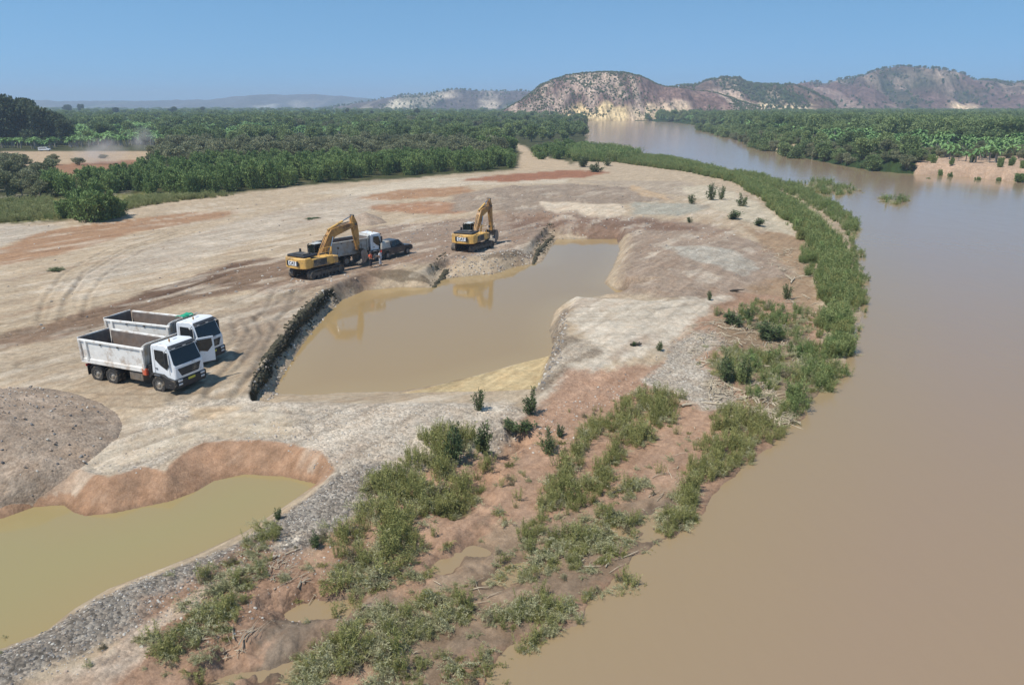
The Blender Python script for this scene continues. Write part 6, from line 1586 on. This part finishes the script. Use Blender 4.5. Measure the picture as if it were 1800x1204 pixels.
stones('clods', [[(-200,640),(0,588),(130,556),(280,512),(400,464),(500,452),(520,492),(430,512),(320,536),(170,585),(0,616),(-200,670)], [(640,400),(900,378),(1130,382),(1300,410),(1220,425),(1100,410),(930,440),(700,470),(560,510),(470,530),(600,440)]], 0, .9, .08, .42, pr, 'dark clods along the churned haul road', .8)
stones('gravel', [[(-200,700),(0,668),(60,668),(140,692),(205,730),(208,765),(140,820),(60,852),(0,862),(-200,880)]], .6, 5, .05, .2, pr, 'loose stones over the broad gravel heap')
stones('clods', [[(0,400),(600,345),(860,310),(1200,330),(1400,430),(1380,520),(1100,480),(1000,380),(600,440),(300,500),(0,560)]], 0, .12, .08, .38, pr, 'few stones lying about the sand flat', .8)

# ---------------------------------------------------------------- driftwood
def stick_mesh(n, polys, zp, lmin, lmax, rmin, rmax, seed, main=None):
    g = np.random.default_rng(seed); parts = []
    for q in polys:
        w = PP(q, zp); lo, hi = w.min(0), w.max(0); X = g.uniform(lo[0], hi[0], n * 6); Y = g.uniform(lo[1], hi[1], n * 6)
        k = (sdf(w, X, Y, 2) + fbm(X / 1.5, Y / 1.5, 3, seed) * .8 > 0) & (fbm(X / 1.4, Y / 1.4, 3, seed + 1) > 0.0); X, Y = X[k][:n], Y[k][:n]; Z = terrain(X, Y)
        for x, y, z in zip(X, Y, Z):
            a = g.normal(math.radians(55), .7) if main is None else g.normal(main, .5); L_ = lmin + (lmax - lmin) * g.random() ** 2; r = rmin + (rmax - rmin) * g.random() ** 2
            e = g.normal(0, .10); dx, dy = math.cos(a) * L_ / 2, math.sin(a) * L_ / 2
            b = g.normal(0, L_ * .06, 2)
            parts.append(tube_arrays([(x - dx, y - dy, z + .05 - e * L_ / 2), (x + b[0], y + b[1], z + .09), (x + dx, y + dy, z + .06 + abs(e) * L_ / 2)], [r, r * .85, r * .4], 4))
    return join(parts)
M_drift = mat('bleached_driftwood', tuple(lin(206, 190, 164) * .75), .9, var=.3, vscale=.8)
V, F = stick_mesh(330, [[(1180,600),(1260,560),(1330,540),(1410,560),(1430,620),(1380,640),(1300,640),(1230,640)], [(1230,660),(1330,660),(1400,690),(1390,740),(1340,720),(1260,700)]], -.9, .4, 2.2, .015, .05, 91)
link('driftwood', mesh_np('driftwood', V, F, M_drift), kind='stuff', label='bleached sticks stranded between the mud and the river cane')
V, F = stick_mesh(260, [[(1330,430),(1420,430),(1450,560),(1400,590),(1340,560),(1390,500)]], -.5, .5, 2.0, .015, .05, 93)
link('driftwood', mesh_np('driftwood', V, F, M_drift), kind='stuff', label='stranded sticks on the sand beside the upper cane')
V, F = stick_mesh(200, [[(880,1010),(1100,880),(1240,740),(1240,860),(1100,980),(900,1060),(640,1180),(500,1180),(640,1040)], [(300,1090),(520,980),(700,860),(640,1000),(400,1160)]], -1.3, .2, 1.1, .008, .03, 95)
link('driftwood', mesh_np('driftwood', V, F, M_drift), kind='stuff', label='pale stems and sticks lying on the low mud')
def log(px, py, L_, r, ang, zp, label, m=M_drift, forks=2, dark=False):
    x, y = P(px, py, zp); z = float(terrain([x], [y])[0]); g = np.random.default_rng(int(px))
    t = empty('driftwood_log', (x, y, z), ang, label=label, cat='driftwood log')
    V, F = tube_arrays([(-L_ / 2, 0, r * .8), (-L_ / 5, .05, r), (L_ / 6, -.04, r * 1.05), (L_ / 2, .06, r * .9)], [r * .75, r, r * .9, r * .45], 8)
    link('trunk', mesh_np('trunk', V, F, m, smooth=True), t)
    for i in range(forks):
        q = g.uniform(-.2, .4) * L_; s = g.choice([-1, 1]); V, F = tube_arrays([(q, 0, r), (q + .3 * L_, s * .18 * L_, r + .05 * L_), (q + .4 * L_, s * .3 * L_, r + .10 * L_)], [r * .5, r * .35, r * .12], 6)
        link('branch', mesh_np('branch', V, F, m, smooth=True), t)
M_darkwood = mat('dark_wet_wood', (.07, .055, .04), .85, var=.3)
log(1055, 847, .95, .085, math.radians(-38), -1.2, 'short pale log at the lower end of the middle weed strip', forks=1)
log(1090, 862, 1.5, .06, math.radians(35), -1.3, 'dark branch lying right of the short pale log', M_darkwood, 2)
log(1207, 708, .8, .10, math.radians(30), -1.0, 'pale root stump at the upper tip of the middle weed strip', forks=3)
log(1330, 708, 2.2, .06, math.radians(-20), -1.0, 'long pale bleached pole above the lower reed clump', forks=1)
log(1370, 722, 2.0, .07, math.radians(-48), -1.1, 'leaning pale branch beside the long bleached pole', forks=2)
log(1405, 628, .9, .10, math.radians(60), -1.0, 'bright white chunk of wood at the edge of the cane', forks=2)
log(1293, 504, 1.1, .14, math.radians(20), -.1, 'dark rounded log on the right hand mound', M_darkwood, 1)
log(1395, 483, 3.6, .10, math.radians(64), -.5, 'long grey trunk stranded by the upper cane', forks=3)
log(1118, 607, .9, .12, math.radians(10), -.2, 'dark stub of wood on the white sand wedge', M_darkwood, 1)

# ---------------------------------------------------------------- far houses
M_wallw = mat('whitewash', (.72, .70, .66), .8, var=.05); M_roofz = mat('zinc_roof', (.50, .52, .55), .4, .3); M_door = mat('dark_door', (.08, .06, .05), .7)
def house(px, py, d, w, dp, h, label, tall=False):
    x, y, z = ray_at(px, py, d); zg = z - h * .5
    t = empty('house', (x, y, zg), rnd.uniform(-.2, .2), label=label, cat='house')
    MB().box(-w / 2, w / 2, -dp / 2, dp / 2, -3, h * .78).build('wall', M_wallw, t, 0)
    m = MB(); m.prismx([(-dp / 2 - .4, h * .76), (dp / 2 + .4, h * .76), (0, h * 1.15)], -w / 2 - .4, w / 2 + .4); m.build('roof', M_roofz if not tall else M_wallw, t, 0)
    MB().box(-.6, .6, -dp / 2 - .06, -dp / 2 + .05, 0, 2.2).build('door', M_door, t, 0)
    for s in (-1, 1): MB().box(s * w * .3 - .6, s * w * .3 + .6, -dp / 2 - .06, -dp / 2 + .05, 1.1, 2.2).build('window', M_glass, t, 0)
house(1197, 193.5, 1180, 5, 5, 5.2, 'small white house highest on the slope right of the pale hill', True)
house(1216, 199, 1120, 8.5, 6, 4.4, 'long low white house just above the far bank trees')
house(1239, 193, 1210, 5, 5, 4.4, 'small pale house to the right on the far slope')
house(1262, 198.5, 1150, 14, 5, 2.6, 'very long low white shed behind the far bank trees')
house(1228, 199, 1135, 5, 4, 3.2, 'pale hut between the long house and the shed')
house(633, 196, 2050, 12, 9, 9, 'lone white building at the foot of the far left hills')

# ---------------------------------------------------------------- van on the track below the dark grove
x, y = P(80 * 0 + 79, 0 + 268.5); 
t = empty('parked_van', (x, y, ground_z(x, y)), math.radians(4), label='tiny white van parked on the sandy track below the dark grove', cat='van'); t.scale = (.8, .8, .75)
MB().prism([(-2.4, .5), (-2.4, 1.9), (1.2, 2.0), (1.9, 1.25), (2.5, 1.1), (2.5, .5)], -.95, .95).build('body', M_white, t, .08)
for s in (-1, 1):
    MB().prism([(-2.1, 1.25), (-2.1, 1.75), (1.05, 1.8), (1.6, 1.25)], s * .955 - .01, s * .955 + .01).build('side_window', M_glass, t, 0)
    for q in (-1.5, 1.6): wheel(t, q, s * .85, .36, .22, s)
MB().hexa([(1.93, -.8, 1.27), (1.95, -.8, 1.27), (1.95, .8, 1.27), (1.93, .8, 1.27)], [(1.26, -.75, 1.93), (1.28, -.75, 1.95), (1.28, .75, 1.95), (1.26, .75, 1.93)]).build('windscreen', M_glass, t, 0)

# ---------------------------------------------------------------- haze
hz = MB(); hz.box(-19000, 19000, -900, 10500, -9, 165)
M_haze = bpy.data.materials.new('haze_air'); M_haze.use_nodes = True
nt = M_haze.node_tree; nt.nodes.remove(nt.nodes['Principled BSDF'])
pv = nt.nodes.new('ShaderNodeVolumePrincipled'); pv.inputs['Density'].default_value = 0.00024
pv.inputs['Color'].default_value = (0.62, 0.76, 0.95, 1); pv.inputs['Anisotropy'].default_value = 0.1
nt.links.new(pv.outputs[0], nt.nodes['Material Output'].inputs['Volume'])
haze = hz.build('haze', M_haze, None, bevel=0)
haze['kind'] = 'stuff'; haze['label'] = 'thin blue haze over the far plain and hills'

# ---------------------------------------------------------------- dust hanging over the clearing
def dust(px, py, r, dens, label):
    x, y = P(px, py)
    import bmesh
    bm = bmesh.new(); bmesh.ops.create_icosphere(bm, subdivisions=3, radius=1); me = bpy.data.meshes.new('dust'); bm.to_mesh(me); bm.free()
    m = bpy.data.materials.new('dust'); m.use_nodes = True; nt = m.node_tree; nt.nodes.remove(nt.nodes['Principled BSDF'])
    v = nt.nodes.new('ShaderNodeVolumePrincipled'); v.inputs['Color'].default_value = (.84, .78, .74, 1)
    tc = nt.nodes.new('ShaderNodeTexCoord'); ln = nt.nodes.new('ShaderNodeVectorMath'); ln.operation = 'LENGTH'; nt.links.new(tc.outputs['Object'], ln.inputs[0])
    mr = nt.nodes.new('ShaderNodeMapRange'); mr.inputs[1].default_value = 1.0; mr.inputs[2].default_value = .1; nt.links.new(ln.outputs['Value'], mr.inputs[0])
    n = nt.nodes.new('ShaderNodeTexNoise'); n.inputs['Scale'].default_value = 1.6; nt.links.new(tc.outputs['Object'], n.inputs['Vector'])
    m2 = nt.nodes.new('ShaderNodeMapRange'); m2.inputs[1].default_value = .4; m2.inputs[2].default_value = .65; nt.links.new(n.outputs['Fac'], m2.inputs[0])
    a = nt.nodes.new('ShaderNodeMath'); a.operation = 'MULTIPLY'; nt.links.new(mr.outputs[0], a.inputs[0]); nt.links.new(m2.outputs[0], a.inputs[1])
    b = nt.nodes.new('ShaderNodeMath'); b.operation = 'MULTIPLY'; b.inputs[1].default_value = dens; nt.links.new(a.outputs[0], b.inputs[0]); nt.links.new(b.outputs[0], v.inputs['Density'])
    nt.links.new(v.outputs[0], nt.nodes['Material Output'].inputs['Volume']); me.materials.append(m)
    o = link('dust', me, None, (x, y, r[2] * .7), kind='stuff', label=label); o.scale = r
dust(178, 292, (9, 9, 5.5), .16, 'pale dust drifting over the clearing')
dust(252, 268, (6, 8, 6.5), .12, 'second puff of dust in front of the bananas')
